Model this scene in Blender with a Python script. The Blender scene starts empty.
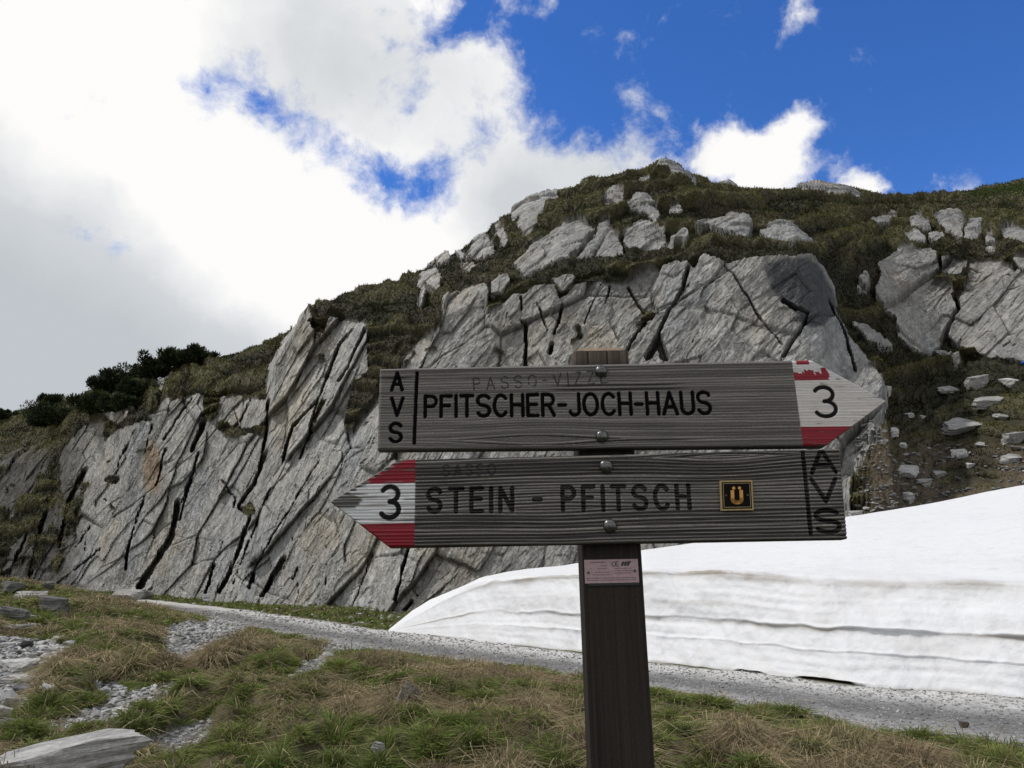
import bpy, math, random
import numpy as np
from mathutils import Matrix, Vector

# ============================================================ camera, sky, sun, exposure
sc = bpy.context.scene
COL = sc.collection
PITCH = math.radians(13.0)
FPX = 796.0
EYE = np.array([0.0, 0.0, 1.6])
cam_data = bpy.data.cameras.new("camera")
cam = bpy.data.objects.new("camera", cam_data)
COL.objects.link(cam)
cam.location = EYE
cam.rotation_euler = (math.radians(90) + PITCH, 0, 0)
cam_data.sensor_width = 36.0
cam_data.lens = 36.0 * FPX / 1024.0
cam_data.clip_start = 0.05
cam_data.clip_end = 2000
sc.camera = cam

SUN_DIR = Vector((-0.60, 0.02, 0.80)).normalized()
SUN_EL = math.asin(SUN_DIR.z)
SUN_AZ = math.atan2(SUN_DIR.x, SUN_DIR.y)
sd = bpy.data.lights.new("sun", 'SUN')
sd.energy = 2.6
sd.angle = math.radians(1.5)
sd.color = (1.0, 0.955, 0.89)
so = bpy.data.objects.new("sun", sd)
so.rotation_euler = SUN_DIR.to_track_quat('Z', 'Y').to_euler()
so.location = (0, 0, 60)
COL.objects.link(so)
sc.view_settings.view_transform = 'Standard'
sc.view_settings.look = 'None'
sc.view_settings.gamma = 1
sc.view_settings.exposure = 0.12
sc.view_settings.use_curve_mapping = False
sc.render.resolution_x = 1024
sc.render.resolution_y = 768
SKY_STRENGTH = 0.15
CLOUD_LIGHT = 0.89

FW = np.array([0, math.cos(PITCH), math.sin(PITCH)])
UP = np.array([0, -math.sin(PITCH), math.cos(PITCH)])
def proj(p):
    q = np.asarray(p, float) - EYE
    d = q @ FW
    d = np.where(d < 0.05, 0.05, d)
    return 512 + FPX * q[..., 0] / d, 384 - FPX * (q @ UP) / d
def ray(px, py):
    px, py = np.broadcast_arrays(np.asarray(px, float), np.asarray(py, float))
    a = (px - 512) / FPX; b = (384 - py) / FPX
    return np.stack([a, FW[1] + b * UP[1], FW[2] + b * UP[2]], -1)
def at(px, py, R):
    d = ray(px, py); h = np.hypot(d[..., 0], d[..., 1])
    return EYE + d * (np.asarray(R) / h)[..., None]
def on_plane(px, py, z=0.0):
    d = ray(px, py)
    return EYE + d * ((z - EYE[2]) / d[..., 2])[..., None]

# ---- world
class NT:
    def __init__(s, tree): s.t = tree; s.n = tree.nodes; s.l = tree.links
    def new(s, typ, **kw):
        n = s.n.new(typ)
        for k, v in kw.items(): setattr(n, k, v)
        return n
    def put(s, sock, v):
        if isinstance(v, bpy.types.NodeSocket): s.l.new(v, sock)
        elif v is not None:
            if hasattr(sock, 'default_value'):
                dv = sock.default_value
                try:
                    if len(dv) == 4 and hasattr(v, '__len__') and len(v) == 3: v = (*v, 1)
                except TypeError: pass
                sock.default_value = v
    def math(s, op, a, b=None, c=None, clamp=False):
        n = s.new('ShaderNodeMath', operation=op, use_clamp=clamp)
        for i, v in enumerate((a, b, c)):
            if v is not None: s.put(n.inputs[i], v)
        return n.outputs[0]
    def vmath(s, op, a, b=None, scale=None):
        n = s.new('ShaderNodeVectorMath', operation=op)
        s.put(n.inputs[0], a)
        if b is not None: s.put(n.inputs[1], b)
        if scale is not None: s.put(n.inputs['Scale'], scale)
        return n.outputs['Value'] if op in ('DISTANCE', 'LENGTH', 'DOT_PRODUCT') else n.outputs[0]
    def noise(s, vec, scale, detail=5, rough=.55, dist=0.0, lac=2.0):
        n = s.new('ShaderNodeTexNoise'); s.put(n.inputs['Vector'], vec)
        n.inputs['Scale'].default_value = scale; n.inputs['Detail'].default_value = detail
        n.inputs['Roughness'].default_value = rough; n.inputs['Distortion'].default_value = dist
        n.inputs['Lacunarity'].default_value = lac
        return n.outputs['Fac'], n.outputs['Color']
    def ramp(s, fac, stops, interp='LINEAR'):
        n = s.new('ShaderNodeValToRGB'); s.put(n.inputs[0], fac); n.color_ramp.interpolation = interp
        el = n.color_ramp.elements
        while len(el) < len(stops): el.new(0.5)
        for e, (p, c) in zip(el, stops):
            e.position = p; e.color = (*c, 1) if len(c) == 3 else c
        return n.outputs[0]
    def mix(s, fac, a, b, blend='MIX'):
        n = s.new('ShaderNodeMix', data_type='RGBA', blend_type=blend)
        s.put(n.inputs[0], fac); s.put(n.inputs[6], a); s.put(n.inputs[7], b)
        return n.outputs[2]
    def maprange(s, v, a, b, c=0.0, d=1.0, smooth=True):
        n = s.new('ShaderNodeMapRange', interpolation_type='SMOOTHSTEP' if smooth else 'LINEAR')
        s.put(n.inputs[0], v)
        for i, q in enumerate((a, b, c, d)): n.inputs[1 + i].default_value = q
        return n.outputs[0]
    def attr(s, name):
        n = s.new('ShaderNodeAttribute', attribute_name=name)
        return n.outputs['Color'], n.outputs['Fac']

def build_world():
    w = bpy.data.worlds.new("World"); sc.world = w; w.use_nodes = True
    t = NT(w.node_tree); t.n.clear()
    out = t.new('ShaderNodeOutputWorld'); bg = t.new('ShaderNodeBackground')
    t.l.new(bg.outputs[0], out.inputs[0])
    sky = t.new('ShaderNodeTexSky', sky_type='NISHITA')
    sky.sun_disc = False; sky.sun_elevation = SUN_EL; sky.sun_rotation = SUN_AZ
    sky.altitude = 2200; sky.air_density = 1.0; sky.dust_density = 0.2; sky.ozone_density = 3.0
    hsv = t.new('ShaderNodeHueSaturation'); t.l.new(sky.outputs[0], hsv.inputs['Color'])
    hsv.inputs['Hue'].default_value = 0.512
    hsv.inputs['Saturation'].default_value = 1.27; hsv.inputs['Value'].default_value = 1.16
    sky_c = hsv.outputs[0]
    tc = t.new('ShaderNodeTexCoord'); d = tc.outputs['Generated']
    _, wc = t.noise(d, 4.0, 5, .6)
    wv = t.vmath('SUBTRACT', wc, (0.5, 0.5, 0.5))
    dw = t.vmath('ADD', d, t.vmath('SCALE', wv, scale=0.07))
    _, wc2 = t.noise(d, 20.0, 4, .6)
    dw = t.vmath('ADD', dw, t.vmath('SCALE', t.vmath('SUBTRACT', wc2, (0.5, 0.5, 0.5)), scale=0.03))
    def blob_sum(items):
        acc = None
        for (px, py, r, wgt) in items:
            c = ray(px, py); c = c / np.linalg.norm(c)
            dist = t.vmath('DISTANCE', dw, tuple(c))
            q = t.math('DIVIDE', dist, r / FPX)
            g = t.math('POWER', 2.718, t.math('MULTIPLY', t.math('MULTIPLY', q, q), -1.0))
            acc = t.math('MULTIPLY_ADD', g, wgt, acc if acc is not None else 0.0)
        return acc
    blobs = [(-250, 100, 300, 1.4), (-150, 380, 280, 1.4), (20, 130, 170, 1.2), (90, 300, 190, 1.2), (150, -20, 130, 1.2), (270, 30, 80, 1.0), (350, 40, 60, .75),
             (300, 270, 90, 1.1), (380, 290, 70, 1.1), (225, 190, 70, .8), (200, -150, 220, 1.0), (330, 175, 40, .35), (440, 120, 62, .66), (497, 68, 30, .75), (408, 95, 34, .45), (455, 60, 30, .3),
             (530, 185, 45, 1.1), (590, 180, 42, 1.0), (470, 250, 60, 1.1), (640, 130, 30, .48), (655, 165, 30, .45), (436, 4, 20, 1.0),
             (762, 164, 38, 1.3), (728, 145, 22, .8), (806, 120, 17, 1.0), (790, 130, 18, .4), (700, 165, 16, .6), (868, 188, 23, 1.0), (895, 186, 10, .5), (965, 188, 18, .5), (1000, 180, 15, .4),
             (805, 6, 26, .30), (690, 0, 34, .20),
             ]
    gaps = [(195, 88, 26, -.45), (228, 92, 30, -.62), (262, 108, 26, -.55), (290, 125, 30, -.66), (325, 135, 24, -.45), (352, 155, 26, -.6), (395, 198, 32, -.72), (372, 180, 22, -.4), (430, 188, 26, -.5),
            (455, 25, 38, -.6), (415, 60, 40, -.30), (400, 110, 40, -.22), (445, 165, 20, -.35), (480, 150, 24, -.3), (380, 60, 26, -.15), (250, 60, 30, -.25)]
    f = t.math('ADD', t.math('MINIMUM', blob_sum(blobs), 1.34), t.math('MULTIPLY', blob_sum(gaps), 0.97))
    # unseen clouds added behind and beside the camera, tempering the blue ambient light
    bn, _ = t.noise(d, 1.7, 4, .55)
    back = t.math('MULTIPLY', t.maprange(t.vmath('DOT_PRODUCT', d, tuple(FW)), 0.55, 0.1), t.maprange(bn, .22, .42))
    f = t.math('ADD', f, back)
    n1, _ = t.noise(dw, 9.0, 8, .62, 0.4)
    n2, _ = t.noise(d, 34.0, 6, .62, 0.2)
    f = t.math('ADD', f, t.math('MULTIPLY', t.math('SUBTRACT', n1, 0.5), 2.3))
    f = t.math('ADD', f, t.math('MULTIPLY', t.math('SUBTRACT', n2, 0.5), 0.9))
    dens = t.maprange(f, 0.26, 1.02)
    # brightness of the clouds: thick grey bases, bright tops
    grey = blob_sum([(10, 380, 170, .85), (-150, 300, 180, .5), (300, 30, 100, .28), (190, 390, 110, .5), (600, 185, 50, .2), (500, 205, 50, .34), (330, 110, 80, .15), (130, 330, 80, .1)])
    glow = blob_sum([(230, 240, 110, 1.0), (100, 130, 130, .7), (770, 150, 60, 1.1), (20, 20, 140, .5), (870, 180, 30, .8), (436, 4, 16, 1.2), (380, 260, 80, .7)])
    n3, _ = t.noise(dw, 5.0, 6, .6)
    g = t.math('ADD', grey, t.math('MULTIPLY', t.math('SUBTRACT', n3, 0.40), 0.8))
    g = t.math('SUBTRACT', g, t.math('MULTIPLY', glow, 0.45))
    cc = t.ramp(g, [(0.0, (1.02, 1.01, 1.0)), (.16, (.86, .87, .88)), (.45, (.66, .69, .72)), (1.0, (.55, .585, .62))])
    # horizon part of the world below the ground stays plain
    skyk = t.vmath('SCALE', sky_c, scale=SKY_STRENGTH)
    cck = t.vmath('SCALE', cc, scale=CLOUD_LIGHT)
    c = t.mix(dens, skyk, cck)
    t.put(bg.inputs[0], c); bg.inputs[1].default_value = 1.0
build_world()

# ============================================================ small numpy toolbox
rng = np.random.default_rng(7)
def hash01(*ints, seed=0):
    h = np.full(np.broadcast(*ints).shape, (seed * 374761393 + 668265263) & 0xFFFFFFFF, dtype=np.uint64)
    for k, i in enumerate(ints):
        v = (np.asarray(i).astype(np.int64) & 0xFFFFFFFF).astype(np.uint64)
        h = (h ^ (v * np.uint64((2654435761, 2246822519, 3266489917)[k]))) & np.uint64(0xFFFFFFFF)
        h = (h * np.uint64(2246822519)) & np.uint64(0xFFFFFFFF)
        h ^= h >> np.uint64(15)
        h = (h * np.uint64(3266489917)) & np.uint64(0xFFFFFFFF)
        h ^= h >> np.uint64(13)
    return h.astype(np.float64) / 4294967296.0
def vnoise(*c, seed=0):
    c = [np.asarray(a, float) for a in c]
    fl = [np.floor(a) for a in c]; fr = [a - b for a, b in zip(c, fl)]
    fr = [f * f * f * (f * (f * 6 - 15) + 10) for f in fr]
    out = 0
    for m in range(1 << len(c)):
        w = 1.0; idx = []
        for k in range(len(c)):
            b = (m >> k) & 1
            idx.append(fl[k] + b); w = w * (fr[k] if b else 1 - fr[k])
        out = out + w * hash01(*idx, seed=seed)
    return out * 2 - 1
def fbm(*c, oct=4, seed=0, rough=.5, lac=2.03):
    out = 0; a = 1.0; tot = 0
    for o in range(oct):
        out = out + a * vnoise(*[q * lac ** o for q in c], seed=seed + 17 * o); tot += a; a *= rough
    return out / tot
def sstep(x, a, b):
    t = np.clip((x - a) / (b - a), 0, 1); return t * t * (3 - 2 * t)
def worley(u, v, seed=0):
    iu = np.floor(u); iv = np.floor(v)
    f1 = np.full(u.shape, 9.0); f2 = np.full(u.shape, 9.0)
    cu = np.zeros_like(u); cv = np.zeros_like(u); du = np.zeros_like(u); dv = np.zeros_like(u)
    for a in (-1, 0, 1):
        for b in (-1, 0, 1):
            gx = iu + a; gy = iv + b
            x = gx + 0.1 + .8 * hash01(gx, gy, seed=seed) - u
            y = gy + 0.1 + .8 * hash01(gx, gy, seed=seed + 1) - v
            d = x * x + y * y
            m = d < f1
            f2 = np.where(m, f1, np.minimum(f2, d))
            cu = np.where(m, gx, cu); cv = np.where(m, gy, cv); du = np.where(m, -x, du); dv = np.where(m, -y, dv)
            f1 = np.where(m, d, f1)
    return np.sqrt(f1), np.sqrt(f2), cu, cv, du, dv

def link(o, parent=None):
    COL.objects.link(o)
    if parent is not None: o.parent = parent
    return o
def make_mesh(name, verts, faces, mat=None, attrs=None, smooth=False):
    """faces: list of int arrays (n,k)"""
    me = bpy.data.meshes.new(name)
    verts = np.ascontiguousarray(verts, dtype=np.float32)
    if isinstance(faces, np.ndarray): faces = [faces]
    faces = [f for f in faces if len(f)]
    me.vertices.add(len(verts)); me.vertices.foreach_set('co', verts.ravel())
    nl = sum(f.size for f in faces); npoly = sum(len(f) for f in faces)
    me.loops.add(nl); me.polygons.add(npoly)
    me.loops.foreach_set('vertex_index', np.concatenate([f.ravel() for f in faces]).astype(np.int32))
    tot = np.concatenate([np.full(len(f), f.shape[1]) for f in faces]).astype(np.int32)
    st = np.concatenate([[0], np.cumsum(tot)[:-1]]).astype(np.int32)
    me.polygons.foreach_set('loop_start', st)
    try: me.polygons.foreach_set('loop_total', tot)
    except Exception: pass
    me.update(calc_edges=True)
    me.polygons.foreach_set('use_smooth', np.full(npoly, smooth, dtype=bool))
    for k, a in (attrs or {}).items():
        a = np.asarray(a, dtype=np.float32)
        if a.ndim == 1:
            at_ = me.attributes.new(k, 'FLOAT', 'POINT'); at_.data.foreach_set('value', a)
        else:
            if a.shape[1] == 3: a = np.concatenate([a, np.ones((len(a), 1), np.float32)], 1)
            at_ = me.attributes.new(k, 'FLOAT_COLOR', 'POINT'); at_.data.foreach_set('color', np.ascontiguousarray(a).ravel())
    if mat is not None:
        for m in (mat if isinstance(mat, (list, tuple)) else [mat]): me.materials.append(m)
    return me
def obj(name, me, parent=None, **props):
    o = bpy.data.objects.new(name, me); link(o, parent)
    for k, v in props.items(): o[k] = v
    return o
def empty(name, **props):
    o = bpy.data.objects.new(name, None); link(o); o.empty_display_size = .2
    for k, v in props.items(): o[k] = v
    return o
def grid_faces(nr, nc):
    i = np.arange(nr * nc).reshape(nr, nc)
    return np.stack([i[:-1, :-1], i[:-1, 1:], i[1:, 1:], i[1:, :-1]], -1).reshape(-1, 4)

# ---- pixel rasters used to look up traced outlines while the terrain is being modelled
RX0, RY0, RW, RH = -120, 80, 1300, 740
class Raster:
    def __init__(s): s.a = np.zeros((RH, RW))
    def poly(s, pts, val=1.0, sub=False):
        p = np.array(pts, float)
        x0 = int(max(p[:, 0].min() - 1, RX0)); x1 = int(min(p[:, 0].max() + 2, RX0 + RW))
        y0 = int(max(p[:, 1].min() - 1, RY0)); y1 = int(min(p[:, 1].max() + 2, RY0 + RH))
        if x1 <= x0 or y1 <= y0: return s
        X, Y = np.meshgrid(np.arange(x0, x1) + .0, np.arange(y0, y1) + .0)
        ins = np.zeros(X.shape, bool)
        for (ax, ay), (bx, by) in zip(p, np.roll(p, -1, 0)):
            if ay == by: continue
            c = ((ay > Y) != (by > Y)) & (X < (bx - ax) * (Y - ay) / (by - ay) + ax)
            ins ^= c
        s.a[y0 - RY0:y1 - RY0, x0 - RX0:x1 - RX0][ins] = val
        return s
    def line(s, pts, w, val=1.0):
        """soft line, max-combined: 1 in the middle falling to 0 at distance w"""
        for (ax, ay), (bx, by) in zip(pts[:-1], pts[1:]):
            x0 = int(max(min(ax, bx) - w - 1, RX0)); x1 = int(min(max(ax, bx) + w + 2, RX0 + RW))
            y0 = int(max(min(ay, by) - w - 1, RY0)); y1 = int(min(max(ay, by) + w + 2, RY0 + RH))
            if x1 <= x0 or y1 <= y0: continue
            X, Y = np.meshgrid(np.arange(x0, x1) + .0, np.arange(y0, y1) + .0)
            L = max((bx - ax) ** 2 + (by - ay) ** 2, 1e-6)
            t = np.clip(((X - ax) * (bx - ax) + (Y - ay) * (by - ay)) / L, 0, 1)
            d = np.hypot(X - ax - t * (bx - ax), Y - ay - t * (by - ay))
            v = val * np.clip(1 - d / w, 0, 1)
            sl = s.a[y0 - RY0:y1 - RY0, x0 - RX0:x1 - RX0]
            np.maximum(sl, v, out=sl)
        return s
    def blur(s, r, times=2):
        a = s.a
        k = 2 * r + 1
        for _ in range(times):
            for ax in (0, 1):
                pad = [(0, 0), (0, 0)]; pad[ax] = (r + 1, r)
                c = np.cumsum(np.pad(a, pad, mode='edge'), ax)
                a = (c[k:] - c[:-k]) / k if ax == 0 else (c[:, k:] - c[:, :-k]) / k
        q = Raster(); q.a = a; return q
    def get(s, px, py):
        x = np.clip(px - RX0, 0, RW - 1.001); y = np.clip(py - RY0, 0, RH - 1.001)
        i = x.astype(int); j = y.astype(int); fx = x - i; fy = y - j
        i1 = np.minimum(i + 1, RW - 1); j1 = np.minimum(j + 1, RH - 1)
        a = s.a
        return (a[j, i] * (1 - fx) + a[j, i1] * fx) * (1 - fy) + (a[j1, i] * (1 - fx) + a[j1, i1] * fx) * fy

# ============================================================ materials
def new_mat(name):
    m = bpy.data.materials.new(name); m.use_nodes = True
    t = NT(m.node_tree); t.n.clear()
    out = t.new('ShaderNodeOutputMaterial'); p = t.new('ShaderNodeBsdfPrincipled')
    t.l.new(p.outputs[0], out.inputs[0])
    p.inputs['Specular IOR Level'].default_value = 0.25
    return m, t, p, out
def bump(t, p, h, strength=.5, dist=.02):
    b = t.new('ShaderNodeBump'); b.inputs['Strength'].default_value = strength; b.inputs['Distance'].default_value = dist
    t.put(b.inputs['Height'], h); t.l.new(b.outputs[0], p.inputs['Normal'])

def mat_color_attr(name, rough=.85, noise_scale=None, noise_amt=.25, bump_s=0.0, bump_scale=60, bump_d=.01, spec=.2, trans=0.0):
    m, t, p, out = new_mat(name)
    c, _ = t.attr('col')
    pos = t.new('ShaderNodeTexCoord').outputs['Object']
    if noise_scale:
        n, _ = t.noise(pos, noise_scale, 4, .6)
        k = t.maprange(n, .25, .75, 1 - noise_amt, 1 + noise_amt, False)
        c = t.vmath('SCALE', c, scale=k)
    t.put(p.inputs['Base Color'], c); p.inputs['Roughness'].default_value = rough
    p.inputs['Specular IOR Level'].default_value = spec
    if bump_s:
        n, _ = t.noise(pos, bump_scale, 5, .6); bump(t, p, n, bump_s, bump_d)
    if trans:
        tr = t.new('ShaderNodeBsdfTranslucent'); t.put(tr.inputs[0], c)
        mx = t.new('ShaderNodeMixShader'); mx.inputs[0].default_value = trans
        t.l.new(p.outputs[0], mx.inputs[1]); t.l.new(tr.outputs[0], mx.inputs[2]); t.l.new(mx.outputs[0], out.inputs[0])
    return m

def mat_rock_hill():
    m, t, p, out = new_mat('schist_and_turf')
    pos = t.new('ShaderNodeTexCoord').outputs['Object']
    c, _ = t.attr('col')
    _, gr = t.attr('grass')
    mp = t.new('ShaderNodeMapping'); mp.inputs['Rotation'].default_value = (0, math.radians(-32), 0); mp.inputs['Scale'].default_value = (1.9, 1.4, .9)
    t.put(mp.inputs[0], pos)
    n1, _ = t.noise(mp.outputs[0], 2.6, 8, .72)
    n2, _ = t.noise(pos, 11.0, 6, .75)
    n3, _ = t.noise(pos, 42.0, 3, .6)
    def facets(scale, warp):
        _, wc = t.noise(pos, scale * 1.5, 3, .6)
        v = t.new('ShaderNodeTexVoronoi', distance='MANHATTAN', feature='F1'); v.inputs['Scale'].default_value = scale
        t.put(v.inputs['Vector'], t.vmath('ADD', mp.outputs[0], t.vmath('SCALE', wc, scale=warp))); return v.outputs['Distance'], v.outputs['Color']
    f1, fc1 = facets(1.1, .10); f2, fc2 = facets(3.2, .05)
    k = t.math('MULTIPLY', t.maprange(n1, .25, .75, .74, 1.26, False), t.maprange(n2, .25, .75, .70, 1.30, False))
    k = t.math('MULTIPLY', k, t.maprange(n3, .3, .7, .82, 1.18, False))
    sep = t.new('ShaderNodeSeparateColor'); t.put(sep.inputs[0], fc2)
    k = t.math('MULTIPLY', k, t.maprange(sep.outputs[0], 0, 1, .84, 1.14, False))
    c2 = t.vmath('SCALE', c, scale=k)
    t.put(p.inputs['Base Color'], c2); p.inputs['Roughness'].default_value = .85
    h = t.math('MULTIPLY', f1, 1.0)
    h = t.math('ADD', h, t.math('MULTIPLY', f2, .45))
    h = t.math('ADD', h, t.math('ADD', t.math('MULTIPLY', n1, .35), t.math('ADD', t.math('MULTIPLY', n2, .30), t.math('MULTIPLY', n3, .10))))
    bump(t, p, h, .75, .15)
    return m
M_HILL = mat_rock_hill()
M_GRASS = mat_color_attr('grass_blades', .8, spec=.1, trans=.25)
M_TURF = mat_color_attr('hill_turf', .9, spec=.05, trans=.15)
M_GROUND = mat_color_attr('soil_and_gravel', .95, 14.0, .35, .8, 40, .03, .1)
M_STONE = mat_color_attr('gravel_stones', .85, 30.0, .25, .3, 90, .01, .2)

# ============================================================ the hill and its cliff
def curve(pts):
    p = np.array(pts, float); w = at(p[:, 0], p[:, 1], p[:, 2])
    az = np.arctan2(w[:, 0], w[:, 1]); o = np.argsort(az)
    return az[o], np.hypot(w[:, 0], w[:, 1])[o], w[o, 2]
C0 = curve([(-700, 560, 150), (-250, 562, 95), (0, 577, 75), (60, 583, 66), (100, 587, 58), (170, 594, 48), (230, 601, 40), (300, 608, 33), (390, 615, 27), (450, 615, 25.5), (520, 613, 24), (600, 610, 22.5), (700, 602, 21), (800, 592, 20), (845, 575, 19.5), (900, 580, 18.5), (1024, 596, 17.2), (1300, 620, 16), (1700, 640, 16)])
C1 = curve([(-700, 553, 151), (-250, 556, 96), (0, 571, 75.4), (60, 578, 66.3), (100, 582, 58.3), (170, 589, 48.3), (230, 595, 40.3), (300, 602, 33.3), (390, 608, 27.2), (450, 607, 25.7), (520, 605, 24.2), (600, 600, 22.7), (700, 590, 21.2), (800, 560, 20.3), (840, 500, 20.4), (870, 420, 21.2), (884, 398, 21.8), (892, 396, 25), (930, 373, 28.5), (960, 361, 29.5), (1024, 366, 28), (1300, 380, 26), (1700, 400, 26)])
C2 = curve([(-700, 440, 170), (-250, 440, 110), (0, 468, 84), (60, 445, 72), (75, 428, 66), (100, 412, 62), (135, 418, 54), (180, 392, 49), (240, 386, 43), (265, 390, 38.5), (276, 362, 37), (292, 337, 36.3), (309, 319, 35.8), (340, 312, 34.6), (370, 315, 32.5), (400, 330, 30), (440, 318, 27.6), (480, 302, 26.6), (520, 286, 26), (560, 270, 25), (640, 263, 24), (700, 260, 23), (760, 258, 22.5), (797, 256, 22.5), (815, 256, 23.2), (838, 261, 25.6), (862, 261, 28.6), (888, 258, 31.2), (930, 247, 32.5), (1024, 256, 31), (1300, 265, 30), (1700, 265, 30)])
C3 = curve([(-700, 470, 200), (-250, 462, 128), (0, 432, 100), (75, 408, 82), (150, 384, 66), (210, 366, 58), (265, 356, 50), (290, 341, 45), (309, 318, 40), (345, 299, 39), (400, 287, 37.5), (440, 264, 36), (480, 243, 34), (520, 216, 33), (560, 203, 32), (600, 192, 31.5), (660, 182, 32), (700, 200, 30), (760, 214, 29.5), (805, 220, 30), (830, 218, 36), (900, 214, 40), (1024, 212, 40), (1300, 212, 40), (1700, 212, 40)])
C4 = curve([(-700, 520, 230), (-250, 468, 150), (-100, 440, 130), (0, 414, 112), (20, 409, 108), (75, 394, 95), (100, 388, 90), (150, 373, 78), (210, 356, 66), (250, 346, 60), (290, 333, 54), (306, 316, 44), (330, 303, 42.5), (345, 295, 42), (385, 287, 41.5), (400, 281, 41), (430, 266, 40), (445, 255, 39.5), (480, 235, 39), (500, 218, 38.5), (520, 206, 38), (545, 192, 37.8), (580, 184, 37.6), (600, 173, 37.4), (630, 165, 37.2), (645, 165, 37.1), (660, 156, 37), (668, 157, 37.3), (682, 165, 38), (700, 175, 39), (720, 181, 40), (728, 179, 40.5), (740, 185, 41.5), (780, 187, 44), (800, 184, 46), (820, 182, 48), (850, 185, 52), (870, 193, 55), (900, 195, 60), (930, 194, 63), (960, 189, 66), (1024, 180, 70), (1300, 158, 75), (1700, 150, 80)])
def ci(C, az): return np.interp(az, C[0], C[1]), np.interp(az, C[0], C[2])

rock_polys = [
 [(508,214),(511,209),(556,193),(559,199),(541,218),(525,238),(517,228),(522,218),(513,221)],
 [(493,228),(501,226),(507,242),(503,247),(496,238)], [(478,234),(484,232),(495,252),(484,258),(464,262),(470,252)],
 [(456,256),(464,254),(462,263)], [(460,269),(476,264),(468,274)], [(427,267),(435,260),(450,259),(449,264),(435,268)],
 [(419,283),(437,271),(441,285),(438,298),(429,297),(419,295)], [(473,231),(478,224),(482,224),(477,231)],
 [(513,269),(537,242),(556,230),(576,222),(595,230),(591,236),(570,259),(556,263),(525,279)],
 [(574,259),(595,236),(601,222),(609,219),(625,255),(607,259)], [(601,205),(615,192),(624,200),(619,213),(611,207)],
 [(624,211),(638,198),(648,197),(660,216),(654,224),(646,214)], [(622,234),(642,221),(663,230),(666,246),(628,253)],
 [(667,248),(673,236),(688,242),(687,247)], [(656,170),(659,162),(669,159),(679,168),(692,179),(700,185),(697,188),(675,183),(666,172)],
 [(638,184),(650,179),(649,188)], [(669,211),(675,207),(684,212),(677,214)],
 [(692,228),(706,223),(728,222),(726,214),(736,212),(752,228),(751,238),(742,244),(724,237),(706,232),(699,234)],
 [(719,181),(728,176),(738,185),(730,188)], [(761,238),(784,229),(806,238),(814,248),(794,249),(767,244)],
 [(796,186),(818,184),(845,186),(872,200),(870,203),(857,201),(823,196),(806,192)], [(872,225),(900,218),(888,228),(876,231)],
 [(910,224),(919,220),(933,233),(912,233)], [(933,224),(941,217),(955,215),(964,218),(964,242),(948,235)],
 [(966,242),(969,224),(982,222),(986,227),(978,242),(973,247)], [(986,249),(988,237),(995,239),(996,253)],
 [(1002,233),(1060,232),(1060,258),(1007,245)], [(905,240),(919,236),(928,245),(912,247)], [(928,240),(942,237),(946,244),(932,245)],
 [(879,269),(899,255),(915,252),(917,260),(935,278),(933,287),(946,281),(957,296),(955,317),(946,330),(938,348),(930,357),(912,348),(899,337),(897,319),(878,306),(878,294),(883,281)],
 [(917,254),(935,253),(939,274),(935,276),(919,260)], [(942,260),(955,257),(957,271),(951,278),(943,272)], [(957,258),(968,259),(962,274),(955,276)],
 [(966,290),(971,263),(998,260),(1024,278),(1110,300),(1110,370),(1024,362),(977,355),(953,344),(948,330),(957,315),(962,296)],
 [(1010,259),(1060,258),(1060,285),(1024,274)], [(935,355),(962,355),(959,364),(948,362)], [(856,283),(869,280),(867,289),(858,288)], [(851,323),(867,324),(894,348),(869,341)],
 # left end, dark broken ground
 [(63,449),(86,426),(102,422),(104,451),(86,484),(66,480),(63,465)], [(100,416),(119,399),(135,408),(117,424)], [(148,418),(166,402),(170,404),(156,420)],
 [(154,387),(166,367),(172,377),(162,393)], [(0,577),(12,546),(27,532),(25,548),(6,575)], [(16,575),(29,546),(35,544),(23,569),(18,577)],
 [(28,577),(45,554),(57,542),(57,554),(35,577)], [(35,536),(45,515),(57,509),(47,530)], [(10,485),(25,478),(16,503),(10,519)], [(-40,577),(-30,520),(-10,500),(-5,560)],
 [(68,395),(78,388),(85,387),(82,396)],
 # the long lower cliff
 [(46,600),(58,572),(75,540),(85,495),(95,468),(104,445),(111,436),(135,424),(150,424),(162,406),(178,402),(191,397),(201,397),(205,420),(217,420),(221,399),(249,398),(266,403),(268,373),(275,362),(292,337),(309,320),(314,326),(320,334),(330,321),(335,320),(356,318),(365,328),(367,371),(352,386),(346,403),(343,431),(352,429),(363,407),(378,390),(390,372),(404,355),(425,337),(442,328),(444,308),(464,294),(484,288),(488,294),(486,312),(505,306),(513,294),(525,296),(535,288),(544,286),(554,287),(558,300),(566,296),(576,287),(595,279),(609,282),(624,280),(632,271),(642,267),(662,269),(677,265),(689,266),(695,272),(701,262),(706,260),(722,265),(736,262),(755,263),(779,259),(814,257),(822,266),(833,283),(837,309),(849,338),(868,359),(888,395),(880,430),(868,450),(850,480),(846,640),(300,640)],
 [(551,280),(574,274),(576,277),(564,292),(560,290)], [(418,302),(425,300),(420,316)], [(492,287),(503,279),(510,282),(505,290),(492,298)]]
moss_polys = [
 [(371,321),(400,321),(402,365),(384,380),(374,400),(360,416),(352,432),(343,432),(347,405),(353,388),(367,371),(373,350)],
 [(328,403),(322,415),(309,440),(306,437),(314,418),(320,403)], [(306,324),(318,322),(328,326),(325,336),(312,337)],
 [(318,352),(326,354),(326,363),(318,362)], [(201,392),(219,394),(219,412),(210,424),(202,418)], [(212,424),(232,424),(251,427),(266,427),(266,436),(245,436),(225,438)],
 [(104,462),(112,458),(110,466)], [(103,478),(122,474),(118,486),(104,484)], [(106,500),(118,506),(112,512)], [(250,500),(258,512),(250,520),(240,508)]]
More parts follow.
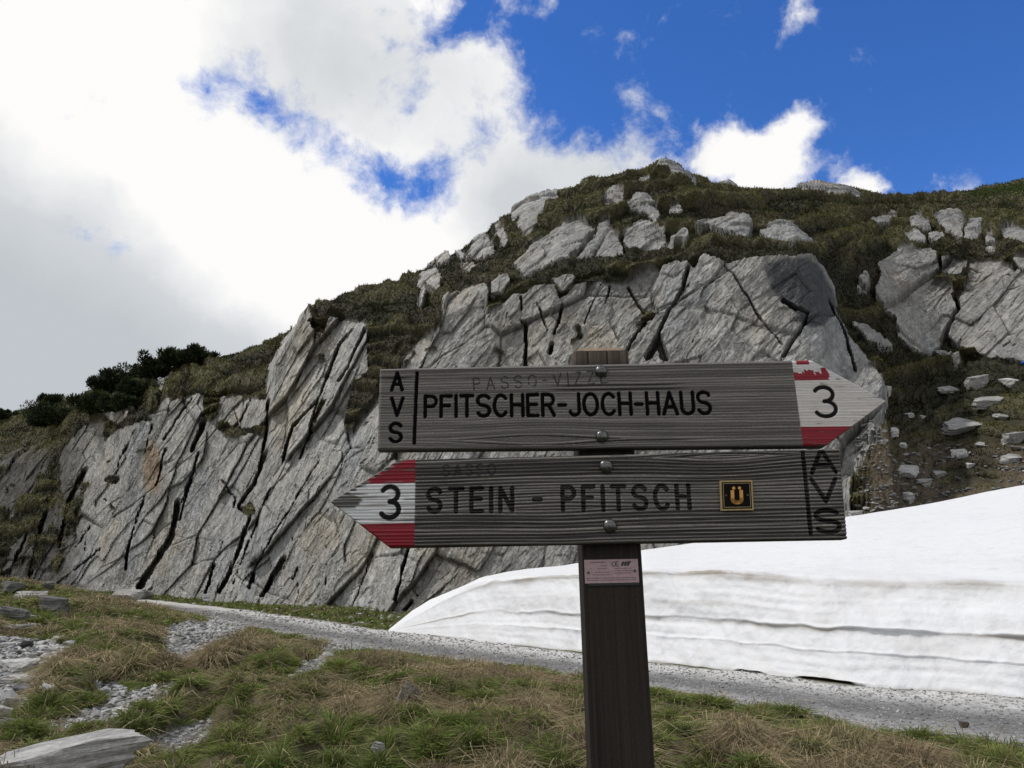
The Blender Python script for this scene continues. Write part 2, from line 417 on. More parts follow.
crack_shadow_lines = [  # crack lines and some slab shadows: polyline, half width in px, strength
 ([(178,500),(172,535),(160,555),(140,587)],6,1.2),([(195,466),(182,499)],2,.8),([(146,493),(128,545),(126,570)],3,.8),([(115,507),(105,499)],3,.6),([(76,546),(90,525)],2.4,.8),([(75,570),(100,548)],2.4,.8),
 ([(135,430),(121,457),(115,475)],2.6,.8),([(152,426),(145,453)],2.4,.8),([(191,399),(178,418),(164,440)],2.4,.8),([(166,449),(156,485)],2.4,.8),
 ([(199,454),(184,502),(180,519)],3,.9),([(266,450),(255,482),(238,506)],4,1),([(238,506),(251,515),(242,540),(227,579),(219,590)],4,1),([(249,540),(234,583)],2.4,.7),([(223,482),(236,495),(234,506)],3,.7),
 ([(328,454),(328,532),(324,600)],1.7,.5),([(318,463),(283,521),(253,570)],2.4,.7),([(270,489),(251,536)],2.4,.8),([(285,557),(272,577),(262,598)],5,1.2),([(253,572),(249,588)],4,1),([(287,450),(283,463)],2.4,.8),
 ([(376,542),(352,605)],2.4,.7),([(214,564),(206,592)],3,1),([(298,566),(292,579)],2.2,.7),([(221,489),(193,588)],1.8,.4),([(367,463),(356,469),(352,478)],2,.6),
 ([(283,459),(292,429),(318,401),(330,371),(339,343),(352,328)],3.5,1),([(300,459),(309,433),(318,403)],3,.9),([(365,330),(356,349),(348,371),(339,386)],3.5,1),([(268,403),(267,429),(260,463)],4,1),([(251,399),(236,427)],2.6,.8),
 ([(204,420),(193,450)],5,1),([(281,369),(305,358)],1.6,.5),([(343,438),(352,448),(378,448)],1.6,.5),([(358,425),(376,419)],2.5,.6),([(268,372),(276,360)],2.5,.8),
 ([(395,600),(405,560),(415,520)],3.5,.9),([(398,618),(412,600)],4,1),([(330,470),(312,500),(292,540)],1.8,.6),([(240,470),(215,530),(208,560)],1.8,.5),
 ([(689,269),(683,290),(662,328),(658,341)],3.6,1),([(648,361),(658,343),(665,361)],7,1.2),([(626,351),(638,328),(646,320)],3,1),([(628,283),(638,302),(644,310)],2.6,.9),([(609,283),(606,300)],2.6,.9),([(601,283),(583,324)],1.7,.6),
 ([(724,265),(740,289),(748,298),(759,318),(783,346)],2,.8),([(706,328),(693,345)],1.6,.5),([(784,357),(798,334),(808,314),(784,301)],5,1),([(857,377),(845,332),(829,299)],2.6,.8),  # the hooked line traces a shadow, cut and darkened like a crack
 ([(562,304),(554,332)],3,1),([(537,304),(548,328)],2.2,.8),([(525,322),(527,339),(525,363)],4,1),([(521,298),(521,312)],2.6,.8),([(507,316),(500,345)],1.8,.6),([(552,341),(550,351)],4,1),
 ([(595,232),(580,253),(572,259)],4.5,1.2),([(939,276),(941,258)],3,1),([(955,294),(959,308),(948,326),(942,342)],4.5,1.2),([(948,341),(952,345)],7,1),([(899,301),(892,315)],1.6,.5),([(966,290),(977,291)],1.8,.6),  # first line is the shadow wedge under a slab, darkened like a crack
 ([(486,330),(470,350)],1.8,.5),([(455,345),(440,362)],1.8,.5),([(470,310),(452,335)],1.6,.4),([(625,255),(622,236),(612,222)],2.5,.8),([(666,246),(668,236)],2,.8),
 ([(60,545),(70,500),(85,470)],6,1.0),([(30,577),(40,530),(50,500)],5,1.0),([(8,577),(28,530)],3,.9)]
mossy_cracks = [([(644,310),(656,316)],6),([(638,320),(646,316)],6),([(576,326),(580,335),(572,341)],5),([(495,351),(503,351)],4),([(668,318),(690,285)],2.5),([(520,322),(526,325)],4),([(404,365),(415,350)],3),([(425,350),(436,346)],3)]
dark_block_area = [(759,268),(780,260),(816,258),(832,285),(838,312),(824,330),(806,328),(792,310),(772,292)]  # block area given a darker rock colour

def build_hill():
    R = Raster()
    for p in rock_polys: R.poly(p)
    for p in moss_polys: R.poly(p, 0.0)
    for p, w in mossy_cracks:
        L = Raster().line(p, w); R.a[L.a > .35] = 0
    # outside the photo: broken rock and turf
    rock3 = R.blur(1, 2); rock6 = R.blur(5, 2)
    K = Raster()
    for p, w, s in crack_shadow_lines: K.line(p, w * .92, s)
    D = Raster().poly(dark_block_area).blur(5, 2)
    cx = np.concatenate([np.linspace(-700, -61, 130), np.arange(-60, 1085, 1.15), np.linspace(1086, 1700, 120)])
    base = at(cx, np.full_like(cx, 568.0), np.full_like(cx, 50.0))
    az = np.arctan2(base[:, 0], base[:, 1])
    C = [ci(c, az) for c in (C0, C1, C2, C3, C4)]
    C[0] = (C[0][0] - .2, C[0][1] - 1.1)
    # beyond the ridge the ground falls away
    C.append((C[4][0] + 10, C[4][1] - 1.0)); C.append((C[4][0] + 60, C[4][1] - 22.0))
    rows = [24, 250, 120, 70, 12, 10]
    Rr = []; Zz = []
    for k, n in enumerate(rows):
        t = np.linspace(0, 1, n, endpoint=(k == len(rows) - 1))[:, None]
        Rr.append(C[k][0][None] * (1 - t) + C[k + 1][0][None] * t)
        Zz.append(C[k][1][None] * (1 - t) + C[k + 1][1][None] * t)
    Rr = np.concatenate(Rr); Zz = np.concatenate(Zz)
    nr, nc = Rr.shape
    AZ = np.broadcast_to(az[None], Rr.shape)
    dirx = np.sin(AZ); diry = np.cos(AZ)
    P = np.stack([Rr * dirx, Rr * diry, Zz], -1)
    px, py = proj(P)
    # irregular outlines: shift the lookup a little
    X, Y, Z = P[..., 0], P[..., 1], P[..., 2]
    sx = 1.5 * fbm(X * .9, Y * .9, Z * .9, oct=3, seed=3) + 1.4 * fbm(X * 3.5, Y * 3.5, Z * 3.5, oct=3, seed=13)
    sy = 1.5 * fbm(X * .9, Y * .9, Z * .9, oct=3, seed=4) + 1.4 * fbm(X * 3.5, Y * 3.5, Z * 3.5, oct=3, seed=14)
    lx = px + sx; ly = py + sy
    rock = sstep(rock3.get(lx, ly), .16, .32); rsoft = rock6.get(lx, ly)
    inside = (px > -60) & (px < 1090)
    rn = sstep(fbm(X * .15, Y * .15, Z * .25, oct=4, seed=21), -.05, .12) * (np.arange(nr)[:, None] < 270)
    w_in = sstep(px, -100, -40) * (1 - sstep(px, 1070, 1110))
    lb = (1 - sstep(px, 60, 95)) * sstep(py, 440, 470); rn2 = sstep(fbm(X * .22, Y * .22, Z * .35, oct=4, seed=22), -.12, .08)
    rock = np.maximum(rock, lb * rn2); rsoft = np.maximum(rsoft, lb * rn2)
    rock = rock * w_in + rn * (1 - w_in); rsoft = rsoft * w_in + rn * (1 - w_in)
    cn = fbm(X * 1.6, Y * 1.6, Z * 1.6, oct=3, seed=15)
    crack = sstep(K.get(px + .9 * sx, py + .9 * sy) * (1 + .5 * cn), .42, .70) * w_in
    dface = D.get(lx, ly)
    grass = np.clip(1 - rock, 0, 1)
    # ---- strata cells (in metres across / up the face)
    Rl = np.interp(np.arange(nc), np.arange(nc), 0.5 * (C[1][0] + C[2][0]))
    u = np.concatenate([[0], np.cumsum(np.diff(az) * 0.5 * (Rl[1:] + Rl[:-1]))])
    U = np.broadcast_to(u[None], Rr.shape); V = Zz
    wu = .16 * fbm(U * .6, V * .6, oct=2, seed=8); wv_ = .16 * fbm(U * .6, V * .6, oct=2, seed=9); U = U + wu; V = V + wv_
    def cells(th, la, lc, seed):
        c, s = math.cos(th), math.sin(th)
        a = (U * c + V * s) / la; b = (-U * s + V * c) / lc
        f1, f2, iu, iv, du, dv = worley(a, b, seed)
        h = hash01(iu, iv, seed=seed + 5) - .5; h2 = hash01(iu, iv, seed=seed + 6) - .5; h3 = hash01(iu, iv, seed=seed + 7) - .5
        edge = 1 - sstep(f2 - f1, 0.0, .05)
        return h, h2 * du, h3 * dv, edge, hash01(iu, iv, seed=seed + 9)
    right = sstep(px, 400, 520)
    r60 = math.radians(61); r48 = math.radians(46)
    def pack(th, sizes):
        off = 0; ed = 0; tone = 0
        for (la, lc, A, T, seed, wt, ew) in sizes:
            h, tu, tv, e, hh = cells(th, la, lc, seed)
            off = off + A * h + T * (tu + tv); ed = ed + e * ew; tone = tone + wt * (hh - .5)
        return off, ed, tone
    oL, eL, tL = pack(r60, [(6.0, 1.7, .80, 1.2, 31, .30, .14), (2.8, .7, .36, .60, 41, .30, .07), (.9, .26, .08, .20, 51, .24, .02), (.3, .10, .02, .06, 56, .2, .008)])
    oR, eR, tR = pack(r48, [(4.2, 2.8, .40, .5, 61, .24, .08), (1.9, .9, .11, .24, 71, .26, .025), (.7, .2, .045, .09, 81, .26, .01), (.28, .07, .014, .04, 86, .2, .005)])
    off = oL * (1 - right) + oR * right; ed = eL * (1 - right) + eR * right; tone = tL * (1 - right) + tR * right
    fine = fbm(X * 1.3, Y * 1.3, Z * 1.3, oct=6, seed=90, rough=.66)
    streak = fbm((U * math.cos(r60) + V * math.sin(r60)) * .5, (-U * math.sin(r60) + V * math.cos(r60)) * 4.0, oct=4, seed=95)
    rocky = off - ed + .07 * fine + .03 * streak
    # deep traced crack and shadow lines, slabs standing proud of the turf between them
    scale = np.clip(Rr / 26.0, .8, 2.2)
    rocky = rocky - .75 * np.clip(crack, 0, 1.3) * scale
    tuss = np.abs(fbm(X * .55, Y * .55, Z * 1.5, oct=4, seed=110, rough=.55))
    lump = 1 - 2.1 * tuss
    big = fbm(X * .22, Y * .22, Z * .35, oct=2, seed=120)
    turf = -.17 + .36 * lump * np.clip(Rr / 30, .6, 1.6) + .25 * big + .04 * fine
    # scree slope at lower right: less lumpy soil
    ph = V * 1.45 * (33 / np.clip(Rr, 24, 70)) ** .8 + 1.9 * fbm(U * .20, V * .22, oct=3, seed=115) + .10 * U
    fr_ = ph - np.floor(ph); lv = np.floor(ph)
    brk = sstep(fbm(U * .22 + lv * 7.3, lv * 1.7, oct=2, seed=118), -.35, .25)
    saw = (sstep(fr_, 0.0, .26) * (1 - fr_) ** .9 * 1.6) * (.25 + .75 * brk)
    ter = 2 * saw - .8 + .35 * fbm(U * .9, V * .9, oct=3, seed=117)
    scr0 = sstep(px, 850, 880) * sstep(py, 380, 420)
    turf = turf + .44 * (1 - .8 * scr0) * (saw - .4) * np.clip(Rr / 30, .7, 1.8) + .10 * (fbm(U * .9, V * 1.3, oct=3, seed=117))
    rw = sstep(np.arange(nr)[:, None], 400, 462); turf = turf * (1 - .65 * rw) - .26 * rw
    scree = sstep(px, 850, 880) * sstep(py, 392, 430) * inside
    turf = turf * (1 - .55 * scree)
    rowv = np.arange(nr)[:, None]; slab_top = (.17 * rock + .10 * sstep(rsoft, .3, .9)) * sstep(rowv, 266, 284)
    turf = turf + .20 * np.exp(-((rowv - 286) / 13.0) ** 2) * (1 - scr0)
    disp = rocky * rock + slab_top * rock + turf * grass - .35 * (crack > .3) * grass * np.clip(crack, 0, 1)
    # fade displacement at the foot and behind the ridge
    disp = disp * w_in + disp * (1 - w_in) * .8
    # direction of displacement: out of the face, between "towards the valley" and "up"
    steep = np.gradient(Zz, axis=0) / np.maximum(np.abs(np.gradient(Rr, axis=0)), 1e-3)
    ang = np.arctan(np.clip(np.nan_to_num(steep), -1, 8))
    k = np.ones(9) / 9
    ang = np.apply_along_axis(lambda q: np.convolve(np.pad(q, 4, mode='edge'), k, 'valid'), 0, ang)
    outx = -np.sin(ang); outz = np.cos(ang)
    row_i = np.arange(nr)[:, None]
    P = np.stack([(Rr + disp * outx) * dirx, (Rr + disp * outx) * diry, Zz + disp * outz], -1)
    # ---- colours (surface colours, with some shade painted in)
    n_a = fbm(X * .35, Y * .35, Z * .35, oct=4, seed=130); n_b = fbm(X * 1.1, Y * 1.1, Z * 1.1, oct=4, seed=131); n_c = fbm(X * .12, Y * .12, Z * .12, oct=3, seed=132)
    rc = np.array([.285, .280, .264])[None, None] * np.ones(Rr.shape + (1,))
    val = np.clip(1 + .60 * tone + .20 * n_b + .12 * streak + .30 * fine + .34 * (hash01(np.arange(nr)[:, None] + 0 * px, np.arange(nc)[None] + 0 * px, seed=7) - .5), .40, 1.7) * (1 - .45 * np.clip(ed * 7, 0, 1))
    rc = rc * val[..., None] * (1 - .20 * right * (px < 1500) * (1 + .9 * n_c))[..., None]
    warm = sstep(n_a, .10, .55)[..., None]; rc = rc * (1 - warm) + rc * np.array([1.05, .98, .88]) * warm
    blue = sstep(-n_a, .15, .5)[..., None]; rc = rc * (1 - .6 * blue) + rc * np.array([.86, .92, 1.02]) * .6 * blue
    rust = sstep(np.exp(-((px - 152) / 13) ** 2 - ((py - 470) / 38) ** 2) + .25 * n_b, .4, .8)[..., None] * .8
    rc = rc * (1 - rust) + np.array([.25, .175, .11]) * rust
    lich = sstep(fbm(X * 3, Y * 3, Z * 3, oct=3, seed=140), .25, .5)[..., None] * .3
    rc = rc * (1 - lich) + np.array([.33, .33, .30]) * lich
    pk = (sstep(dface + .25 * n_b, .35, .75) * .90)[..., None]; rc = rc * (1 - pk) + np.array([.045, .047, .052]) * pk
    left_dark_shade = ((1 - sstep(px, 55, 100)) * sstep(px, -300, -200) * .92)[..., None]  # left end's shade, from facing right, painted in with its dark rock colour
    rc = rc * (1 - left_dark_shade) + np.array([.058, .056, .049]) * (.5 + .8 * sstep(fine, -.3, .3)[..., None]) * left_dark_shade
    soil = sstep(crack, .3, .8)[..., None] * .75; rc = rc * (1 - soil) + np.array([.045, .042, .034]) * soil  # soil colour in the crevices; also paints the traced slab shadows dark
    gt = sstep(n_b * .4 + .6 * n_c + .8 * ter - .05, -.5, .6)[..., None]  # heath and soil tone plus painted shade: hollows dark, terrace tops light
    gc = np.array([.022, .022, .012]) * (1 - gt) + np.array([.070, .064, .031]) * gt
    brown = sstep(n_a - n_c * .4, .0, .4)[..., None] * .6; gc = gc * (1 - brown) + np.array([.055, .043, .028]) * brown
    sb = (scree * sstep(fbm(X * .8, Y * .8, oct=3, seed=150) + (py - 440) / 90, -.1, .5))[..., None]
    gc = gc * (1 - sb) + (np.array([.085, .066, .045]) * (1 + .35 * n_b[..., None])) * sb
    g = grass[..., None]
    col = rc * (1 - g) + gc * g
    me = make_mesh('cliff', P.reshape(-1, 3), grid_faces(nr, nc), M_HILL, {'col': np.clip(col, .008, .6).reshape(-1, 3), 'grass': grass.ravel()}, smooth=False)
    o = obj('hill', me, kind='structure')
    return dict(P=P, px=px, py=py, grass=grass, scree=scree, gt=gt[..., 0], brown=brown[..., 0], rock=rock, outx=outx, outz=outz, dirx=dirx, diry=diry, R=Rr, crack=crack, nr=nr, nc=nc, sb=sb[..., 0])
HILL = build_hill()

def hill_point(px, py):
    """nearest visible point of the modelled hill for a photo position"""
    hx, hy = HILL['ppx'], HILL['ppy']
    d = (hx - px) ** 2 + (hy - py) ** 2
    cand = np.argwhere(d < 6.0)
    if len(cand) == 0: i = np.unravel_index(np.argmin(d), d.shape)
    else:
        r = HILL['R'][cand[:, 0], cand[:, 1]]; i = tuple(cand[np.argmin(r)])
    return HILL['P'][i]
HILL['ppx'], HILL['ppy'] = proj(HILL['P'])

# ---- blades: bent three-triangle blades of grass
def blades_mesh(base, direction, length, width, droop, colour, seed=0, tipmul=1.25):
    n = len(base); r = np.random.default_rng(seed)
    d = direction / np.linalg.norm(direction, axis=1, keepdims=True)
    a = r.uniform(0, 2 * np.pi, n); side = np.stack([np.cos(a), np.sin(a), np.zeros(n)], -1)
    side = side - d * (side * d).sum(1, keepdims=True); side /= np.maximum(np.linalg.norm(side, axis=1, keepdims=True), 1e-6)
    mid = base + d * (length * .55)[:, None]
    tip = mid + d * (length * .40)[:, None] + droop * (length * .45)[:, None]
    w = width[:, None] * .5
    V = np.stack([base - side * w, base + side * w, mid - side * w * .75, mid + side * w * .75, tip], 1).reshape(-1, 3)
    i = np.arange(n)[:, None] * 5
    F = np.concatenate([i + np.array([[0, 1, 3]]), i + np.array([[0, 3, 2]]), i + np.array([[2, 3, 4]])], 1).reshape(-1, 3)
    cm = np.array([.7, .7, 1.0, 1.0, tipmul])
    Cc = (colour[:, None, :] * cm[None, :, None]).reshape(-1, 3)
    return V, F, Cc

def hill_turf():
    P = HILL['P']; g = HILL['grass']; nr, nc = HILL['nr'], HILL['nc']
    a = P[:-1, :-1]; b = P[:-1, 1:]; c = P[1:, :-1]
    area = np.linalg.norm(np.cross(b - a, c - a), axis=-1)
    m = (g[:-1, :-1] > .6) & (HILL['px'][:-1, :-1] > -50) & (HILL['px'][:-1, :-1] < 1075) & (HILL['py'][:-1, :-1] < 625)
    rowi = np.arange(nr - 1)[:, None] * np.ones((1, nc - 1))
    m &= rowi < 470
    w = area * m * (28.0 / HILL['R'][:-1, :-1]) ** 1.6 * (1 - .75 * HILL['sb'][:-1, :-1])
    w = w.ravel() / w.sum(); n = 250000
    idx = rng.choice(len(w), n, p=w); ii, jj = np.unravel_index(idx, (nr - 1, nc - 1))
    f1 = rng.random(n)[:, None]; f2 = rng.random(n)[:, None]
    base = P[ii, jj] * (1 - f1 - f2 * (1 - f1)) + P[ii, jj + 1] * f1 + P[ii + 1, jj] * (f2 * (1 - f1))
    out = np.stack([HILL['outx'][ii, jj] * HILL['dirx'][ii, jj], HILL['outx'][ii, jj] * HILL['diry'][ii, jj], HILL['outz'][ii, jj]], -1)
    d = out * .75 + np.array([0, 0, .10]) + rng.normal(0, .50, (n, 3))
    down = out * .25 + np.array([0, 0, -.9]) + rng.normal(0, .45, (n, 3))
    sc_ = (HILL['R'][ii, jj] / 28.0)
    L = rng.uniform(.05, .15, n) * sc_ ** .8; W = rng.uniform(.016, .036, n) * sc_ ** .9
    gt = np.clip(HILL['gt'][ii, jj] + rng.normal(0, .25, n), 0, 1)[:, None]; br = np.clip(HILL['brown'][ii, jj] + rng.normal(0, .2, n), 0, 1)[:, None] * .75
    colr = np.array([.018, .020, .009]) * (1 - gt) + np.array([.150, .148, .055]) * gt  # blades repeat the painted hollow shade and light tops
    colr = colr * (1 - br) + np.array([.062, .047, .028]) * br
    far = sstep(HILL['px'][ii, jj], 900, 1000)[:, None] * sstep(-HILL['py'][ii, jj], -225, -195)[:, None]
    colr = colr * (1 - far) + np.array([.070, .095, .028]) * far
    colr = colr * rng.uniform(.7, 1.25, (n, 1))
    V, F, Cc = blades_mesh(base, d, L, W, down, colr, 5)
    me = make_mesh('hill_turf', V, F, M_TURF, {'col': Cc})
    obj('hill_grass', me, kind='stuff', label='dark olive turf and moss growing on the ledges and ridge of the rocky hill', category='grass')
hill_turf()

# ============================================================ ground, road
road_far = [(1700, 748), (1500, 733), (1024, 698), (850, 685), (760, 674), (640, 661), (500, 643), (392, 631), (300, 618), (230, 608), (130, 597.5), (60, 592), (0, 587), (-60, 583.5)]
road_near = [(-60, 587.5), (0, 592), (60, 597), (110, 603), (150, 609), (200, 619), (260, 631), (320, 643), (400, 656), (560, 677), (700, 698), (850, 726), (1024, 752), (1500, 823), (1700, 853)]
road_plan = np.concatenate([on_plane(*np.array(road_far, float).T), on_plane(*np.array(road_near, float).T)])[:, :2]
def in_poly(x, y, poly):
    ins = np.zeros(x.shape, bool)
    for (ax, ay), (bx, by) in zip(poly, np.roll(poly, -1, 0)):
        if ay == by: continue
        ins ^= ((ay > y) != (by > y)) & (x < (bx - ax) * (y - ay) / (by - ay) + ax)
    return ins
def poly_dist(x, y, line):
    d = np.full(x.shape, 1e9)
    for (ax, ay), (bx, by) in zip(line[:-1], line[1:]):
        L = max((bx - ax) ** 2 + (by - ay) ** 2, 1e-9)
        t = np.clip(((x - ax) * (bx - ax) + (y - ay) * (by - ay)) / L, 0, 1)
        d = np.minimum(d, np.hypot(x - ax - t * (bx - ax), y - ay - t * (by - ay)))
    return d
FAR_PLAN = on_plane(*np.array(road_far, float).T)[:, :2]
NEAR_PLAN = on_plane(*np.array(road_near, float).T)[:, :2]
def road_sd(x, y):
    """signed distance into the road (positive inside), distance to far and near edges"""
    ins = in_poly(x, y, road_plan); df = poly_dist(x, y, FAR_PLAN); dn = poly_dist(x, y, NEAR_PLAN)
    d = np.minimum(df, dn)
    return np.where(ins, d, -d), df, dn
ctrl = []
for p in road_far[1:-1] + road_near[1:-1]: ctrl.append(on_plane(p[0], p[1], 0.0))
for (px_, py_, R_) in [(0, 590, 27), (-150, 580, 31), (40, 600, 25), (60, 608, 24), (110, 619, 22), (150, 628, 20), (200, 640, 19.5), (260, 652, 17)]: ctrl.append(at(px_, py_, R_))
for (px_, py_, z_) in [(250, 700, .08), (400, 690, .16), (330, 658, .17), (450, 672, .10), (550, 710, .08), (700, 712, .05), (850, 745, .05), (20, 622, .46), (60, 640, .28), (120, 640, .18), (20, 680, .2), (100, 690, .15), (60, 730, .05), (160, 660, .05), (0, 768, 0), (250, 768, -.02), (512, 768, -.02), (800, 768, 0), (1024, 790, 0)]: ctrl.append(on_plane(px_, py_, z_))
for q in [(0, 0, -.05), (0, 3, -.05), (-4, 3, 0), (4, 3, -.05), (0, -20, -.8), (40, -20, -.5), (-40, -20, -.5), (0, 150, 0.2), (-120, 60, 2.2), (-60, 25, 2.0), (100, 60, 1), (12, 22, .3), (4, 26, .2), (-6, 30, .15), (-20, 50, .2), (30, 15, .5), (-150, 150, 2), (-150, -150, -4), (150, -150, -4), (150, 150, 1)]: ctrl.append(np.array(q, float))
ctrl = np.array(ctrl)
def tps_fit(c):
    n = len(c); d = np.hypot(c[:, None, 0] - c[None, :, 0], c[:, None, 1] - c[None, :, 1])
    K = d ** 2 * np.log(d + 1e-9) + np.eye(n) * 2.0
    Pm = np.c_[np.ones(n), c[:, :2]]
    A = np.block([[K, Pm], [Pm.T, np.zeros((3, 3))]])
    return np.linalg.solve(A, np.r_[c[:, 2], 0, 0, 0])
TPS = tps_fit(ctrl)
def H_smooth(x, y):
    x = np.asarray(x, float); y = np.asarray(y, float)
    out = TPS[-3] + TPS[-2] * x + TPS[-1] * y
    for (cx, cy, _), w in zip(ctrl, TPS):
        d = (x - cx) ** 2 + (y - cy) ** 2
        out = out + w * .5 * d * np.log(d + 1e-9)
    return np.clip(out, -6, 4)
gravel_polys = [[(-30, 722), (40, 719), (90, 708), (118, 698), (146, 686), (178, 682), (176, 706), (150, 720), (110, 732), (60, 738), (-30, 741)],
                [(146, 748), (165, 734), (186, 725), (210, 720), (212, 734), (192, 746), (172, 756)],
                [(160, 640), (172, 626), (190, 622), (215, 620), (250, 628), (236, 640), (222, 652), (200, 666), (176, 666)],
                [(318, 654), (328, 643), (372, 642), (370, 652), (336, 657), (322, 672), (302, 681), (278, 690), (280, 676), (304, 664)],
                [(186, 692), (205, 680), (236, 677), (232, 690), (205, 696)], [(-40, 640), (10, 636), (52, 640), (76, 646), (64, 662), (48, 680), (30, 708), (-40, 720)],
                [(226, 744), (240, 731), (264, 727), (268, 740), (246, 750)], [(92, 690), (112, 681), (128, 686), (114, 702)]]
GR = Raster()
for p in gravel_polys: GR.poly(p)
GRW = GR.blur(9, 2); GR = GR.blur(2, 2)
def ground_fields(x, y):
    sd, df, dn = road_sd(x, y)
    rd = sstep(sd + .22 * fbm(x * 1.6, y * 1.6, oct=3, seed=200), -.12, .16)
    h = H_smooth(x, y)
    r = np.hypot(x, y)
    near = (1 - rd)
    z = h * (1 - sstep(sd, -1.2, .1)) + 0.0
    z = z + .012 * fbm(x * 3, y * 3, oct=3, seed=210) * rd + .025 * fbm(x * .8, y * .8, oct=2, seed=212) * rd
    px, py = proj(np.stack([x, y, z], -1))
    jx = 3 * fbm(x * 1.5, y * 1.5, oct=3, seed=222); jy = 3 * fbm(x * 1.5, y * 1.5, oct=3, seed=223)
    gr = GR.get(px + jx, py + jy) * ((y > 4) & (py > 600) & (py < 800))
    gr = np.clip(gr, 0, 1) * (1 - rd)
    gr = sstep(gr + .25 * fbm(x * 2.5, y * 2.5, oct=3, seed=224) * (gr > .05), .3, .6)
    grw = GRW.get(px, py) * ((y > 4) & (py > 560) & (py < 815)); soft = 1 - sstep(grw, .03, .5)
    tus = fbm(x * 1.5, y * 1.5, oct=4, seed=225, rough=.55)
    big = fbm(x * .55, y * .55, oct=2, seed=226)
    edge = .25 * sstep(-sd, .0, .5) + .75 * sstep(-sd, .5, 3.5)
    z = z + near * soft * edge * (.17 * (1 - 2.0 * np.abs(tus)) + .24 * big) - .025 * gr * near + .02 * gr * tus
    verge = (1 - rd) * (df < dn) * ((df < 3.0))
    return z, rd, gr, tus, big, sd, df, dn, verge
def build_ground():
    azs = np.concatenate([np.linspace(-math.pi, -.80, 60, endpoint=False), np.arange(-.80, .76, .0021), np.linspace(.76, math.pi, 60)])
    rs = np.concatenate([np.linspace(0.02, 4.0, 24, endpoint=False), np.geomspace(4.0, 75, 640, endpoint=False), np.geomspace(75, 400, 30)])
    A, Rr = np.meshgrid(azs, rs)
    x = Rr * np.sin(A); y = Rr * np.cos(A)
    z, rd, gr, tus, big, sd, df, dn, verge = ground_fields(x, y)
    # under the hill the sheet sinks so that it never shows through
    base_r = np.interp(A, C0[0], C0[1]); z = z - 1.2 * sstep(Rr - base_r, .5, 4.0) * (np.abs(A) < .78)
    n1 = fbm(x * 1.2, y * 1.2, oct=4, seed=230); n2 = fbm(x * 6, y * 6, oct=3, seed=231)
    sg = sstep(fbm(x * 5, y * 5, oct=3, seed=233), -.3, .3)[..., None]; soil = (np.array([.085, .072, .042]) * (1 - sg) + np.array([.060, .070, .026]) * sg) * (1 + .35 * n1[..., None] + .35 * n2[..., None])
    grav = np.array([.20, .195, .185]) * (1 + .25 * n2[..., None] + .2 * n1[..., None])
    # road: darker wheel-worn middle, pale fine stone along the far edge
    tr = np.clip(df / (df + dn + 1e-6), 0, 1)
    pale = 1 - sstep(tr + .16 * n1, .12, .50)
    wet = sstep(np.exp(-((tr - .62) / .22) ** 2) + .35 * n1, .3, 1.0)
    rcol = np.array([.27, .268, .262]) * (1 - pale[..., None]) + np.array([.46, .455, .44]) * pale[..., None]
    rcol = rcol * (1 - .42 * wet[..., None]) * (1 + .25 * n2[..., None] + .15 * n1[..., None])
    c = soil * (1 - gr[..., None]) + grav * gr[..., None]
    c = c * (1 - rd[..., None]) + rcol * rd[..., None]
    me = make_mesh('ground', np.stack([x, y, z], -1).reshape(-1, 3), grid_faces(*x.shape)[:, ::-1], M_GROUND, {'col': np.clip(c, .01, .7).reshape(-1, 3)}, smooth=True)
    obj('ground', me, kind='structure')
build_ground()
def ground_z(x, y): return ground_fields(np.atleast_1d(np.asarray(x, float)), np.atleast_1d(np.asarray(y, float)))[0]
def ground_point(px, py):
    d = ray(px, py); t = np.linspace(3.5, 60, 1400)
    q = EYE + d * t[:, None]
    z = ground_z(q[:, 0], q[:, 1])
    k = np.argmax(q[:, 2] < z) if (q[:, 2] < z).any() else int(np.argmin(np.abs(q[:, 2] - z)))
    p = q[k].copy(); p[2] = z[k]; return p

